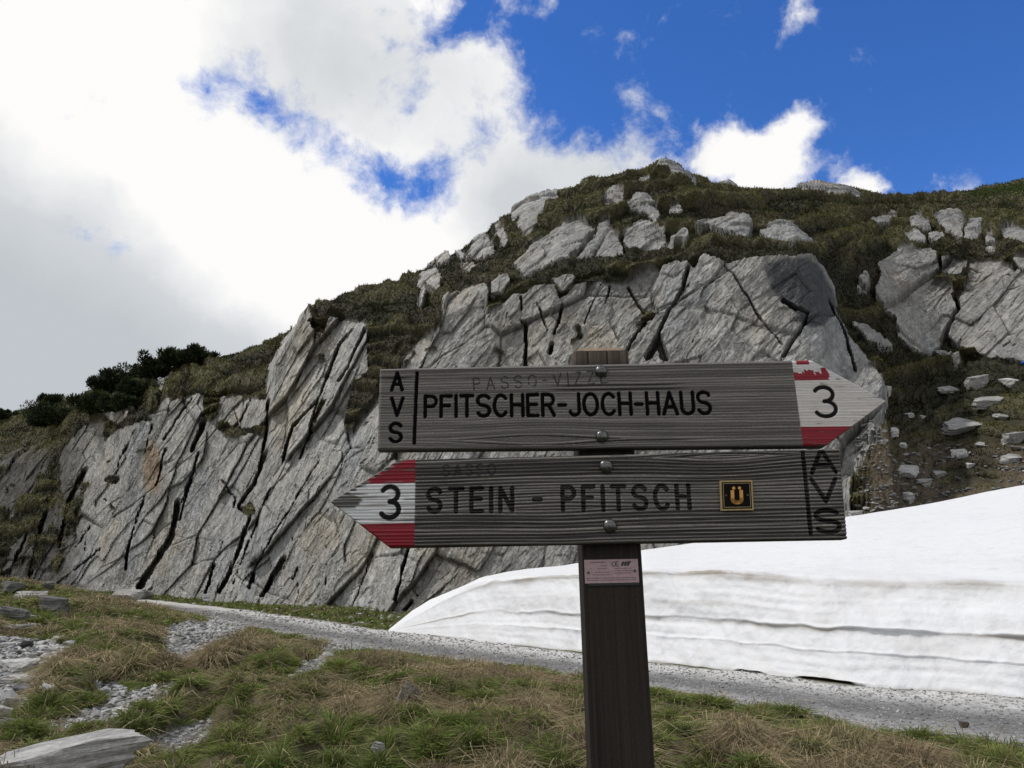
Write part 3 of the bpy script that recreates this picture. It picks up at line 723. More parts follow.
def build_grass():
    r = np.random.default_rng(11)
    allV = []; allF = []; allC = []; nv = 0
    def patch(n, r0, r1, a0, a1, seed, lmul=1.0, wmul=1.0, verge_only=False):
        nonlocal nv
        az = r.uniform(a0, a1, n); rr = np.sqrt(r.uniform(r0 ** 2, r1 ** 2, n))
        x = rr * np.sin(az); y = rr * np.cos(az)
        # pull blades together into tussocks
        f1, f2, iu, iv, du, dv = worley(x / .42, y / .42, 300)
        pull = r.uniform(.15, .75, n)
        x = x - du * .42 * pull; y = y - dv * .42 * pull
        z, rd, gr, tus, big, sd, df, dn, verge = ground_fields(x, y)
        keep = (rd < .35) & (gr < .6 + .3 * (r.random(n) - .5)) & (r.random(n) > sstep(f1, .6, .9) * .35)
        if verge_only: keep &= (verge > .5) & (proj(np.stack([x, y, z], -1))[0] < 392) & (fbm(x * .9, y * .9, oct=2, seed=333) > -.35)
        else: keep &= dn < df
        x, y, z, tus, sd, du, dv, iu, iv, rr, dn = [q[keep] for q in (x, y, z, tus, sd, du, dv, iu, iv, rr, dn)]
        m = len(x)
        th = hash01(iu, iv, seed=301); th2 = hash01(iu, iv, seed=302); th3 = hash01(iu, iv, seed=303)
        nearroad = 1 - sstep(dn, .15, 1.1)
        green = sstep(fbm(x * .7, y * .7, oct=3, seed=310) * 1.1 + .9 * (th - .5) + .55 * nearroad, -.42, .22)
        if verge_only: green = np.clip(green + .5, 0, 1)
        isg = r.random(m) < (.18 + .78 * green)
        base = np.stack([x, y, z - .01], -1)
        lean = np.stack([du, dv, np.zeros(m)], -1) * 1.1 + np.stack([r.normal(0, .45, m), r.normal(0, .45, m) - .12, np.zeros(m)], -1)
        d = lean + np.array([0, 0, 1.0])
        dry = ~isg
        d[dry] += np.stack([r.normal(.1, .5, dry.sum()), r.normal(-.25, .5, dry.sum()), np.full(dry.sum(), -.35)], -1)
        droop = lean * 1.4 + np.array([0, 0, -.35]); droop[dry] += np.array([0, -.2, -.55])
        L = np.where(isg, r.uniform(.06, .16, m), r.uniform(.16, .36, m)) * (.55 + .9 * th2) * lmul
        if verge_only: L = r.uniform(.08, .20, m)
        W = np.where(isg, r.uniform(.006, .012, m), r.uniform(.005, .010, m)) * wmul * np.clip(rr / 9.0, .8, 4)
        cg = np.array([.068, .112, .021]) * (1 - th3[:, None]) + np.array([.140, .180, .043]) * th3[:, None]
        cd = np.array([.290, .240, .140]) * (1 - th3[:, None]) + np.array([.140, .108, .068]) * th3[:, None]
        olive = (r.random(m) < .35)[:, None]
        cg = np.where(olive, np.array([.125, .120, .048]), cg)
        c = np.where(isg[:, None], cg, cd) * r.uniform(.7, 1.7, (m, 1))
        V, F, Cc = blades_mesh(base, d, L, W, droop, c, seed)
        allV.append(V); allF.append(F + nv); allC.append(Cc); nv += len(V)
    patch(440000, 4.8, 14.0, -.66, .62, 1)
    patch(150000, 13.0, 32.0, -.72, -.10, 2, 1.25, 1.0)
    patch(110000, 12.0, 62.0, -.70, -.05, 3, verge_only=True, wmul=1.5)
    me = make_mesh('grass', np.concatenate(allV), np.concatenate(allF), M_GRASS, {'col': np.concatenate(allC)})
    obj('grass', me, kind='stuff', label='rough alpine grass, part fresh green and part dry straw, on the bank beside the gravel road', category='grass')
build_grass()

# ---- stones
ICO = None
def ico(sub):
    import bmesh
    bm = bmesh.new(); bmesh.ops.create_icosphere(bm, subdivisions=sub, radius=1.0)
    v = np.array([q.co[:] for q in bm.verts]); f = np.array([[q.index for q in fc.verts] for fc in bm.faces]); bm.free()
    return v, f
ICO1 = ico(1); ICO3 = ico(4)
def rock_verts(seed, dims, slab=.5, cuts=11):
    """angular block of schist: a ball clipped by random planes and roughened along its layers"""
    r = np.random.default_rng(seed); v = ICO3[0].copy()
    for k in range(cuts):
        n = r.normal(0, 1, 3); n[2] *= .35 + .5 * (1 - slab); n /= np.linalg.norm(n)
        h = r.uniform(.42, .78)
        d = v @ n; over = d > h
        v[over] -= (d[over] - h)[:, None] * n
    for s in (1, -1):
        n = np.array([r.normal(0, .10), r.normal(0, .10), s]); n /= np.linalg.norm(n); h = r.uniform(.38, .5)
        d = v @ n; over = d > h; v[over] -= (d[over] - h)[:, None] * n
    v[:, 2] /= .45; v[:, :2] /= .72
    lay = vnoise(v[:, 2] * 9 + .6 * vnoise(v[:, 0] * 1.3, v[:, 1] * 1.3, seed=seed), np.zeros(len(v)), seed=seed + 3)
    sc_ = 1 + .085 * lay + .10 * fbm(v[:, 0] * 2, v[:, 1] * 2, v[:, 2] * 2, oct=3, seed=seed)
    v[:, :2] *= sc_[:, None]
    v += .055 * np.stack([fbm(v[:, 0] * 4, v[:, 1] * 4, v[:, 2] * 4, oct=3, seed=seed + q) for q in (7, 8, 9)], -1)
    lo = v.min(0); hi = v.max(0); v = (v - (lo + hi) / 2) / ((hi - lo) / 2)
    return v * np.array(dims) * .5
def rock_colour(v, base, seed):
    q = v / max(np.abs(v).max(), 1e-6)
    n = fbm(q[:, 0] * 3, q[:, 1] * 3, q[:, 2] * 6, oct=4, seed=seed); l = vnoise(q[:, 2] * 14, q[:, 0] * 1.5, seed=seed + 1)
    return np.clip(np.array(base)[None] * (1 + .35 * n + .15 * l)[:, None], .02, .6)

def build_gravel():
    r = np.random.default_rng(21); V, F = ICO1; nvi = len(V)
    def scatter(n, sampler, smin, smax, flat, tone):
        x, y, z, s = sampler(n); m = len(x)
        sz = np.exp(r.uniform(math.log(smin), math.log(smax), m)) * s
        sc3 = np.stack([r.uniform(.6, 1.3, m), r.uniform(.5, 1.1, m), r.uniform(flat * .5, flat, m)], -1) * sz[:, None] * .5
        base = V[None] * (1 + .35 * (r.random((m, nvi, 1)) - .5)) * sc3[:, None]
        a = r.uniform(0, 6.28, m); tx = r.normal(0, .25, m); ty = r.normal(0, .25, m)
        c, s_ = np.cos(a), np.sin(a)
        bx = base[..., 0] * c[:, None] - base[..., 1] * s_[:, None]; by = base[..., 0] * s_[:, None] + base[..., 1] * c[:, None]
        bz = base[..., 2] + bx * tx[:, None] + by * ty[:, None]
        P = np.stack([bx + x[:, None], by + y[:, None], bz + (z + sc3[:, 2] * .45)[:, None]], -1)
        t = r.uniform(*tone, m); w = r.normal(0, .02, m)
        col = np.stack([t * (1.0 + w), t, t * (.97 - w)], -1)
        return P.reshape(-1, 3), np.repeat(col, nvi, 0), m
    def wedge(n, r0, r1, a0, a1, cond):
        az = r.uniform(a0, a1, n); rr = r0 * (r1 / r0) ** r.random(n)
        x = rr * np.sin(az); y = rr * np.cos(az)
        f = ground_fields(x, y); k = cond(f, x, y)
        return x[k], y[k], f[0][k], np.clip(rr[k] / 9, .8, 3.0)
    parts = []
    parts.append(scatter(60000, lambda n: wedge(n, 5.5, 30, -.66, .0, lambda f, x, y: (f[2] > .4)), .02, .085, .5, (.13, .42)))
    parts.append(scatter(2600, lambda n: wedge(n, 7, 22, -.66, -.42, lambda f, x, y: (f[2] > .4)), .06, .19, .28, (.08, .44)))
    parts.append(scatter(56000, lambda n: wedge(n, 5.5, 34, -.62, .60, lambda f, x, y: (f[1] > .3)), .012, .034, .6, (.10, .34)))
    parts.append(scatter(2600, lambda n: wedge(n, 20, 62, -.62, -.12, lambda f, x, y: (f[8] > .5)), .025, .07, .5, (.15, .40)))
    # rubble on the scree slope of the hill
    P = HILL['P']; w = HILL['sb'] * (HILL['px'] < 1040) * (HILL['py'] < 560); w = w.ravel() / w.sum()
    def scr(n):
        idx = r.choice(len(w), n, p=w); p = P.reshape(-1, 3)[idx] + r.normal(0, .04, (n, 3)); return p[:, 0], p[:, 1], p[:, 2], np.ones(n) * 1.0
    parts.append(scatter(2600, scr, .03, .18, .45, (.07, .26)))
    vs = np.concatenate([p[0] for p in parts]); cs = np.concatenate([p[1] for p in parts]); m = sum(p[2] for p in parts)
    fs = (F[None] + (np.arange(m) * nvi)[:, None, None]).reshape(-1, 3)
    obj('gravel', make_mesh('gravel', vs, fs, M_STONE, {'col': cs}), kind='stuff', label='pale grey crushed stone strewn over the road and bare patches of the bank', category='gravel')
build_gravel()

def mat_rock_blocks():
    m, t, p, out = new_mat('schist_blocks')
    c, _ = t.attr('col'); pos = t.new('ShaderNodeTexCoord').outputs['Object']
    mp = t.new('ShaderNodeMapping'); mp.inputs['Scale'].default_value = (3, 3, 34); t.put(mp.inputs[0], pos)
    a, _ = t.noise(mp.outputs[0], 1.6, 5, .65, .3); b, _ = t.noise(pos, 26, 5, .7)
    k = t.math('MULTIPLY', t.maprange(a, .3, .7, .62, 1.3, False), t.maprange(b, .25, .75, .72, 1.28, False))
    t.put(p.inputs['Base Color'], t.vmath('SCALE', c, scale=k)); p.inputs['Roughness'].default_value = .85
    bump(t, p, t.math('ADD', a, t.math('MULTIPLY', b, .4)), .8, .03)
    return m
M_ROCK = mat_rock_blocks()
def rock(name, label, cat, p, dims, rot, base, seed, slab=.6, sink=.25, group=None):
    v = rock_verts(seed, dims, slab)
    me = make_mesh(name, v, ICO3[1], M_ROCK, {'col': rock_colour(v, base, seed)})
    o = obj(name, me, label=label, category=cat)
    o['kind'] = 'thing'
    if group: o['group'] = group
    o.location = (p[0], p[1], p[2] + dims[2] * (.5 - sink)); o.rotation_euler = rot
    return o
PALE = (.40, .40, .385); MID = (.27, .265, .25); DARK = (.11, .11, .105); SLATE = (.13, .135, .145)
rr_ = random.Random(5)
# (px, py, width px, height px, colour, kind, yaw, tilt, label)
near_rocks = [
 (54, 776, 132, 28, (.31, .305, .29), 'boulder', .22, -.13, 'long grey slab boulder with weathered layers at the bottom left corner of the grass bank'),
 (50, 606, 27, 13, DARK, 'boulder', .1, .05, 'dark square boulder with pale flat top on the left grass mound'),
 (11, 615, 28, 10, DARK, 'boulder', -.2, .1, 'dark boulder at the left edge of the photo beside the dark square boulder'),
 (24, 596, 34, 8, MID, 'slab', .2, .0, 'pale flat slab lying in the grass above the dark square boulder'),
 (17, 627, 24, 4, MID, 'slab', .4, .0, 'thin pale slab lying in grass below the two dark boulders'),
 (29, 618, 13, 5, MID, 'slab', .4, .1, 'small grey slab in the grass just right of the left edge boulder'),
 (14, 667, 32, 15, PALE, 'slab', -.3, .14, 'large white slate plate on top of the slate heap at the left edge'),
 (27, 692, 27, 9, SLATE, 'slab', .1, .15, 'dark blue grey slate plate at the front of the slate heap'),
 (19, 681, 22, 8, PALE, 'slab', .5, .1, 'pale slate piece just under the large white plate of the slate heap'),
 (4, 646, 12, 6, PALE, 'slab', .2, .1, 'small white slate piece at the top left of the slate heap'),
 (27, 657, 11, 8, PALE, 'slab', 1.1, .3, 'small upright white slate piece behind the large white plate'),
 (56, 640, 10, 6, PALE, 'slab', .3, .2, 'small pale stone at the top of the slate heap in the grass'),
 (73, 645, 22, 5, MID, 'slab', .1, .0, 'flat grey slate piece at the upper right end of the slate heap'),
 (46, 660, 15, 7, PALE, 'slab', .7, .15, 'pale tilted slate piece in the middle right of the slate heap'),
 (64, 653, 16, 5, MID, 'slab', -.2, .1, 'grey slate piece between the tilted piece and the right end of the heap'),
 (32, 672, 16, 5, MID, 'slab', -.5, .1, 'narrow grey slate piece leaning right of the large white plate'),
 (46, 690, 12, 6, PALE, 'slab', .2, .2, 'white slate chip beside the right end of the dark slate plate'),
 (8, 705, 14, 9, MID, 'boulder', .6, .1, 'rounded grey stone below the dark slate plate'),
 (2, 716, 12, 9, PALE, 'boulder', .2, .1, 'pale stone at the left edge below the slate heap'),
 (2, 683, 12, 6, PALE, 'slab', -.3, .1, 'white slate piece at the left edge beneath the large white plate'),
 (128, 595, 32, 10, MID, 'boulder', .1, .05, 'long flat boulder lying between the road and the foot of the cliff'),
 (48, 586, 9, 7, DARK, 'boulder', .3, .1, 'small dark boulder at the far end of the road under the cliff'),
 (163, 592, 12, 6, MID, 'slab', .8, .3, 'small slab leaning at the cliff foot right of the long flat boulder'),
 (8, 588, 22, 8, DARK, 'boulder', .1, .05, 'low dark boulder in front of the broken cliff at the left edge'),
 (406, 701, 20, 24, (.17, .15, .125), 'boulder', .9, .4, 'grey brown stone standing in the grass bank left of the signpost'),
 (378, 748, 14, 8, MID, 'boulder', .3, .2, 'small grey stone in dark grass below the standing stone'),
 (803, 750, 13, 7, MID, 'boulder', .3, .1, 'small grey stone in the grass right of the signpost'),
 (966, 726, 8, 5, (.07, .05, .04), 'boulder', .3, .1, 'small dark brown clod lying on the gravel road at right'),
 (820, 717, 7, 3, (.05, .05, .05), 'slab', .1, .0, 'small black stone on the gravel road right of the signpost')]
far_rocks = [
 (976, 381, 24, 20, MID, .9, .5, 'pointed grey boulder standing below the huge right slab'),
 (952, 389, 25, 7, MID, .2, .1, 'long flat stone left of the pointed boulder'),
 (1010, 384, 19, 9, PALE, .2, .1, 'white broken stone right of the pointed boulder near the photo edge'),
 (989, 405, 26, 10, MID, .3, .2, 'tilted grey plate in turf below the pointed boulder'),
 (963, 427, 44, 10, MID, .3, .18, 'longest grey slab lying across the middle of the scree slope'),
 (893, 432, 16, 9, PALE, .4, .2, 'white stone near the sign tip on the left of the scree slope'),
 (901, 441, 10, 5, PALE, .3, .2, 'small white stone just below the white stone near the sign tip'),
 (886, 441, 8, 5, MID, .3, .2, 'small grey stone left of the two white stones'),
 (905, 471, 32, 10, PALE, .1, .1, 'pale lozenge shaped slab low on the left of the scree slope'),
 (909, 494, 14, 14, PALE, .8, .1, 'square white block just above the snow edge'),
 (945, 462, 34, 7, MID, -.1, .1, 'thin grey slab low in the middle of the scree slope'),
 (961, 451, 16, 13, PALE, .9, .5, 'pale upright stone behind the thin grey slab'),
 (1017, 433, 20, 15, MID, .3, .2, 'blocky grey boulder at the right edge of the photo on the scree'),
 (925, 484, 16, 8, MID, .2, .2, 'brownish stone between the square white block and the thin slab'),
 (911, 416, 9, 4, PALE, .2, .2, 'small pale flake high on the left of the scree slope'),
 (923, 415, 7, 4, PALE, .2, .2, 'tiny pale flake right of the small pale flake on the scree'),
 (1001, 415, 14, 5, MID, .2, .2, 'small grey plate above the blocky boulder at the right edge'),
 (1007, 457, 20, 6, MID, .2, .2, 'low grey slab above the snow at the right edge'),
 (858, 512, 16, 8, MID, .2, .2, 'grey stone at the snow edge beside the lower sign board'),
 (889, 390, 9, 12, PALE, .9, .6, 'small upright pale stone at the foot of the big dark block'),
 (981, 441, 10, 5, MID, .4, .2, 'small grey stone below the longest slab'),
 (941, 478, 14, 6, MID, .6, .2, 'small brown grey plate under the thin grey slab'),
 (972, 470, 9, 5, PALE, .6, .2, 'small pale stone above the snow right of the thin grey slab')]
for k, (px_, py_, w_, h_, c_, kind_, yaw, tilt, lab) in enumerate(near_rocks):
    p = ground_point(px_, py_ + h_ * .45); dist = np.linalg.norm(p - EYE); m_ = dist / FPX
    wd = w_ * m_ * 1.02; ht = max(h_ * m_ * (1.15 if kind_ == 'boulder' else .8), .03); dp = wd * ((.42 if w_ > 100 else .6) if kind_ == 'boulder' else .8)
    rock('boulder' if kind_ == 'boulder' else 'flat_rock', lab, 'boulder' if kind_ == 'boulder' and w_ > 15 else 'rock', p + np.array([0, dp * .3, 0]), (wd, dp, ht), (tilt * .5, tilt, yaw * .6), c_, (411 if w_ > 100 else 400 + k), .5 if kind_ == 'boulder' else .9, (.0 if w_ > 100 else .2) if kind_ == 'boulder' else .02, 'loose rocks on the grass bank')
for k, (px_, py_, w_, h_, c_, yaw, tilt, lab) in enumerate(far_rocks):
    p = hill_point(px_, py_ + h_ * .3); dist = np.linalg.norm(p - EYE); m_ = dist / FPX
    wd = w_ * m_ * 1.0; ht = h_ * m_ * .95
    rock('loose_rock', lab, 'rock', p, (wd, wd * .7, ht), (.35, -tilt * .6, yaw * .4), c_, 500 + k, .7, .38, 'loose rocks on the scree slope')

# blue thing at the foot of the right slab
def blue_bag():
    p = hill_point(1023.5, 368); v = ICO3[0].copy(); n = fbm(v[:, 0] * 2, v[:, 1] * 2, v[:, 2] * 2, oct=3, seed=9)
    v = v * (1 + .25 * n)[:, None] * np.array([.13, .12, .07]); v[:, 2] = np.maximum(v[:, 2], -.05)
    me = make_mesh('bag', v, ICO3[1], mat_color_attr('blue_cloth', .6), {'col': np.tile([.02, .09, .32], (len(v), 1))}, True)
    o = obj('bag', me, label='small blue bundle at the foot of the huge right slab', category='bag'); o.location = p + np.array([0, -.1, .08])
blue_bag()

# ============================================================ snow bank
def build_snow():
    sb = curve([(390, 630.5, 0)] + []) if False else None
    def c_plane(pts):
        w = on_plane(*np.array(pts, float).T); return np.arctan2(w[:, 0], w[:, 1]), np.hypot(w[:, 0], w[:, 1]), w[:, 2]
    B = c_plane([(388, 631), (420, 634), (500, 643.5), (640, 661), (760, 674), (850, 685), (1024, 698), (1500, 735), (1900, 765)])
    def cr(pts):
        a = np.array(pts, float); d = ray(a[:, 0], a[:, 1]); az = np.arctan2(d[:, 0], d[:, 1])
        R = np.interp(az, B[0], B[1]) + a[:, 2]; w = at(a[:, 0], a[:, 1], R)
        return az, R, w[:, 2]
    BR = cr([(388, 631, .05), (412, 618, .25), (443, 601, .5), (470, 588, .6), (493, 581, .65), (540, 578, .7), (581, 577, .75), (650, 573, .8), (732, 574, .85), (820, 580, .8), (1024, 584, .8), (1500, 600, .8), (1900, 610, .8)])
    TM = cr([(388, 630.5, .1), (412, 612.5, .5), (430, 602, .9), (455, 592, 1.2), (480, 580.5, 1.4), (540, 572, 1.9), (581, 567, 2.3), (645, 556, 2.6), (740, 548, 3.2), (850, 538, 3.2), (1024, 520, 3.4), (1500, 490, 3.4), (1900, 480, 3.4)])
    TP = cr([(388, 630, .15), (412, 611, .8), (430, 600.5, 1.4), (455, 590, 2.0), (480, 578.5, 2.6), (540, 568.5, 3.2), (581, 561.5, 3.8), (645, 547, 4.6), (690, 540.5, 5.0), (740, 533, 5.4), (850, 512, 6.0), (940, 496, 6.4), (1024, 480, 6.8), (1500, 410, 7.2), (1900, 380, 7.2)])
    d = ray(np.concatenate([np.arange(388, 1060, 1.4), np.linspace(1062, 1900, 120)]), 640.0); az = np.arctan2(d[:, 0], d[:, 1])
    f = lambda c: (np.interp(az, c[0], c[1]), np.interp(az, c[0], c[2]))
    C = [f(B), f(BR), f(TM), f(TP)]; C.append((C[3][0] + 1.6, C[3][1] - 1.8))
    rows = [110, 60, 60, 12]; Rr = []; Zz = []; T = []
    for k, n in enumerate(rows):
        t = np.linspace(0, 1, n, endpoint=(k == 3))[:, None]
        Rr.append(C[k][0] * (1 - t) + C[k + 1][0] * t); Zz.append(C[k][1] * (1 - t) + C[k + 1][1] * t); T.append(k + t * np.ones((1, len(az))))
    Rr = np.concatenate(Rr); Zz = np.concatenate(Zz); T = np.concatenate(T)
    AZ = np.broadcast_to(az, Rr.shape); s = np.broadcast_to(np.concatenate([[0], np.cumsum(np.hypot(np.diff(C[0][0]), np.diff(az) * C[0][0][1:]))]), Rr.shape)
    # round the brow
    for _ in range(14):
        Rr[1:-1] = .5 * Rr[1:-1] + .25 * (Rr[2:] + Rr[:-2]); Zz[1:-1] = .5 * Zz[1:-1] + .25 * (Zz[2:] + Zz[:-2])
    face = 1 - sstep(T, .95, 1.2); top = 1 - face
    taper = sstep(s, 0, 3.0)
    warp = .05 * fbm(s * .5, T * 2, oct=3, seed=600)
    layer = vnoise(s * .12, (T + warp) * 9, seed=601) * .5 + vnoise(s * .25, (T + warp) * 22, seed=602) * .3
    scal = fbm(s * 1.1, Zz * 1.6, oct=4, seed=603); drip = fbm(s * 2.4 + Zz * 1.2, Zz * .7, oct=3, seed=604)
    mid = .50 + .04 * fbm(s * .35, s * 0, oct=3, seed=606) + .018 * fbm(s * 2.6, s * 0 + 2, oct=3, seed=616)
    low = .27 + .03 * fbm(s * .3, s * 0 + 4, oct=3, seed=607) + .02 * fbm(s * 2.2, s * 0 + 6, oct=3, seed=617)
    ridge1 = np.exp(-((T - 1.0 - .05 * fbm(s * .4, s * 0, oct=3, seed=605)) / .045) ** 2); ridge2 = np.exp(-((T - mid) / .032) ** 2); ridge3 = np.exp(-((T - low) / .028) ** 2)
    patchy = sstep(fbm(s * .45, T * 2, oct=3, seed=632), -.3, .3)
    disp = face * (.030 * layer * sstep(s, 1, 7) + .075 * scal + .085 * drip + .014 * fbm(s * 5, Zz * 5, oct=3, seed=608) + .030 * ridge2 * patchy + .014 * ridge3 * patchy + .007 * fbm(s * 9, Zz * 9, oct=3, seed=609)) + .05 * ridge1 * (.4 + .6 * patchy) + top * (.05 * fbm(s * .6, Rr * .6, oct=4, seed=610) + .10 * fbm(s * .2, Rr * .25, oct=2, seed=611))
    disp = disp + face * .055 * (.15 + .85 * patchy) * sstep(s, 2, 8) * (sstep(T, mid - .012, mid + .012) + .6 * sstep(T, low - .01, low + .01)) + .05 * (.3 + .7 * patchy) * sstep(s, 2, 8) * sstep(T, .97, 1.0) * (1 - sstep(T, 1.0, 1.15))
    disp = disp * taper
    R2 = Rr - disp * (face * .95 + top * .25); Z2 = Zz + disp * (face * .2 + top * .95)
    # undercut hollows at the foot
    P = np.stack([R2 * np.sin(AZ), R2 * np.cos(AZ), Z2], -1)
    px, py = proj(P)
    gap = np.maximum(sstep(px, 732, 742) * (1 - sstep(px, 758, 770)), sstep(px, 792, 806) * (1 - sstep(px, 850, 870)))
    gap = np.clip(gap * (.7 + .6 * fbm(px * .05, px * 0, oct=2, seed=620)), 0, 1)
    low_ = 1 - sstep(T, 0.0, .035)
    Z2 = Z2 + gap * low_ * .085; R2 = R2 + gap * (1 - sstep(T, 0, .012)) * .35
    Z2 = Z2 - .03 * (1 - sstep(T, 0, .01)) * (1 - gap)
    P = np.stack([R2 * np.sin(AZ), R2 * np.cos(AZ), Z2], -1)
    n1 = fbm(s * 1.3, T * 12, oct=4, seed=630); n2 = fbm(s * 6, T * 40, oct=3, seed=631); patchy = sstep(fbm(s * .45, T * 2, oct=3, seed=632), -.3, .3)
    dirt = .95 * ridge1 * sstep(n1, -.6, .2) * (.35 + .65 * patchy) * sstep(s, 2, 6) + .80 * np.exp(-((T - mid + .012) / .016) ** 2) * sstep(n1, -.5, .25) * (.3 + .7 * patchy) + .35 * np.exp(-((T - low) / .010) ** 2) * sstep(n1, -.1, .4) * patchy
    dirt = dirt + .22 * face * sstep(layer, .2, .6) * sstep(n1, -.1, .5) + .35 * (1 - sstep(T, 0, .05)) * sstep(n1, -.4, .4)
    dirt = dirt + .10 * top * sstep(n2, .15, .6) + .10 * np.exp(-((T - 1.25) / .25) ** 2) * sstep(n1, -.2, .5)
    dirt = dirt + .12 * face * sstep(fbm(s * .8, T * 5, oct=4, seed=640), -.1, .6) + .06 * sstep(fbm(s * 14, T * 60, oct=2, seed=641), .35, .6)
    dirt = np.clip(dirt, 0, .85)[..., None]
    col = np.array([.625, .635, .65]) * (1 - dirt) + np.array([.27, .235, .185]) * dirt
    m, t, p, out = new_mat('old_snow')
    c, _ = t.attr('col'); pos = t.new('ShaderNodeTexCoord').outputs['Object']
    t.put(p.inputs['Base Color'], c); p.inputs['Roughness'].default_value = .75
    p.inputs['Subsurface Weight'].default_value = .25; p.inputs['Subsurface Radius'].default_value = (.06, .08, .10); p.inputs['Subsurface Scale'].default_value = .5
    a, _ = t.noise(pos, 12, 6, .65); b, _ = t.noise(pos, 70, 3, .6)
    bump(t, p, t.math('ADD', a, t.math('MULTIPLY', b, .35)), .5, .035)
    me = make_mesh('snowbank', P.reshape(-1, 3), grid_faces(*Rr.shape), m, {'col': col.reshape(-1, 3)}, True)
    obj('snowbank', me, label='long white bank of old snow cut sheer along the road with brown dirt lines', category='snowbank')
build_snow()

# ============================================================ dwarf pines on the left ridge
M_NEEDLE = mat_color_attr('pine_needles', .8, spec=.1)
M_BARK = mat_color_attr('pine_bark', .9, 20, .3)
def dwarf_pine(px_, py_, w_px, h_px, label, seed):
    p = hill_point(px_, py_); dist = np.linalg.norm(p - EYE); m_ = dist / FPX
    W = w_px * m_; Hh = h_px * m_ * .62; r = np.random.default_rng(seed)
    e = empty('dwarf_pine', label=label, category='shrub', group='dwarf pines on the left ridge'); e.location = p
    # stems: several leaning limbs from the base
    V = []; F = []; nv = 0; tips = []
    for k in range(9):
        a = r.uniform(0, 6.28); reach = W * .5 * r.uniform(.5, 1); top = np.array([math.cos(a) * reach, math.sin(a) * reach * .7, Hh * r.uniform(.55, .95)])
        pts = [np.zeros(3), top * np.array([.45, .45, .25]), top * np.array([.85, .85, .65]), top]
        rad = [.11, .08, .05, .02]
        for q, rd in zip(pts, rad):
            for s in range(6):
                V.append(q + rd * np.array([math.cos(s * 1.047), math.sin(s * 1.047), 0])); 
        for i in range(3):
            for s in range(6): F.append([nv + i * 6 + s, nv + i * 6 + (s + 1) % 6, nv + i * 6 + 6 + (s + 1) % 6, nv + i * 6 + 6 + s])
        nv += 24
        for t_ in np.linspace(.35, 1.0, 7): tips.append(top * np.array([t_, t_, t_ ** 1.2]) + r.normal(0, .1, 3) * W * .5)
    V = np.array(V)
    obj('trunk', make_mesh('trunk', V, np.array(F), M_BARK, {'col': np.tile([.07, .055, .04], (len(V), 1))}), e)
    tips = np.array(tips); tips[:, 2] = np.clip(tips[:, 2], .15, None)
    n = 7500; ti = r.integers(0, len(tips), n)
    c0 = tips[ti]; off = r.normal(0, 1, (n, 3)); off /= np.linalg.norm(off, axis=1, keepdims=True)
    rad = (W * .10) * r.random(n) ** .4
    b = c0 + off * rad[:, None] * np.array([1, 1, .8]); b[:, 2] = np.maximum(b[:, 2], -.3)
    d = off + np.array([0, 0, .9]) + r.normal(0, .3, (n, 3))
    L = r.uniform(.12, .27, n); Wd = r.uniform(.05, .11, n)
    light = hash01(ti, ti * 0, seed=seed)[:, None]
    col = (np.array([.018, .027, .013]) * (1 - light) + np.array([.050, .064, .026]) * light) * r.uniform(.7, 1.3, (n, 1))
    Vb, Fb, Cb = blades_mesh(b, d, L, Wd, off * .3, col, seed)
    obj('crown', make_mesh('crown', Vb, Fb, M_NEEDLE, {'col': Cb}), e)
pines = [(200, 363, 42, 17, 'dwarf pine at the right end of the dark ridge thicket'), (178, 365, 48, 20, 'second dwarf pine from the right end of the ridge thicket, the highest one'), (152, 374, 50, 22, 'third dwarf pine from the right end of the ridge thicket'), (126, 386, 54, 22, 'fourth dwarf pine from the right, above the grey outcrop'), (106, 396, 46, 24, 'dwarf pine at the upper left shoulder of the ridge thicket beside the pale boulder'),
         (98, 413, 54, 17, 'low dwarf pine below the pale ridge boulder'), (62, 420, 62, 20, 'spreading dwarf pine in the lower middle of the ridge thicket'), (46, 424, 40, 12, 'dwarf pine at the lower left end of the ridge thicket'), (50, 403, 26, 11, 'small dwarf pine on the skyline left of the pale boulder'), (4, 416, 22, 9, 'small lone dwarf pine on the skyline at the left edge of the photo'), (138, 396, 40, 15, 'dwarf pine in front of the thicket just left of the grey outcrop'), (116, 410, 40, 14, 'low dwarf pine at the front of the thicket above the cliff edge')]
for k, (a, b, c, d_, lab) in enumerate(pines): dwarf_pine(a, b, c, d_, lab, 700 + k)

# ============================================================ signpost
yaw, roll, lean = math.radians(.30), math.radians(-1.0885), math.radians(-3.586)
Rz = np.array([[math.cos(yaw), -math.sin(yaw), 0], [math.sin(yaw), math.cos(yaw), 0], [0, 0, 1]])
Ry = np.array([[math.cos(roll), 0, math.sin(roll)], [0, 1, 0], [-math.sin(roll), 0, math.cos(roll)]])
Rx = np.array([[1, 0, 0], [0, math.cos(lean), -math.sin(lean)], [0, math.sin(lean), math.cos(lean)]])
RS = Rz @ Rx @ Ry
PX0, ZB = -4.103, -2.72          # local shift so that the empty sits at the foot of the post
ORG = (np.array([PX0, 0, ZB]) - np.array([0, 0, 1.9])) @ RS.T + np.array([4.211, 1.5, 2.602 + 1.9])
def loc(x, z): return x - PX0, z - ZB
def p2b(px, py):
    d = ray(px, py); nrm = RS[:, 1]; t = ((ORG - EYE) @ nrm) / (d @ nrm)
    q = (EYE + d * np.asarray(t)[..., None] - ORG) @ RS
    return q[..., 0], q[..., 2]
sign = empty('signpost', label='weathered wooden trail signpost with two arrow boards on a dark post beside the road', category='signpost')
sign.matrix_world = Matrix.Translation(Vector(ORG)) @ Matrix(RS.tolist()).to_4x4()

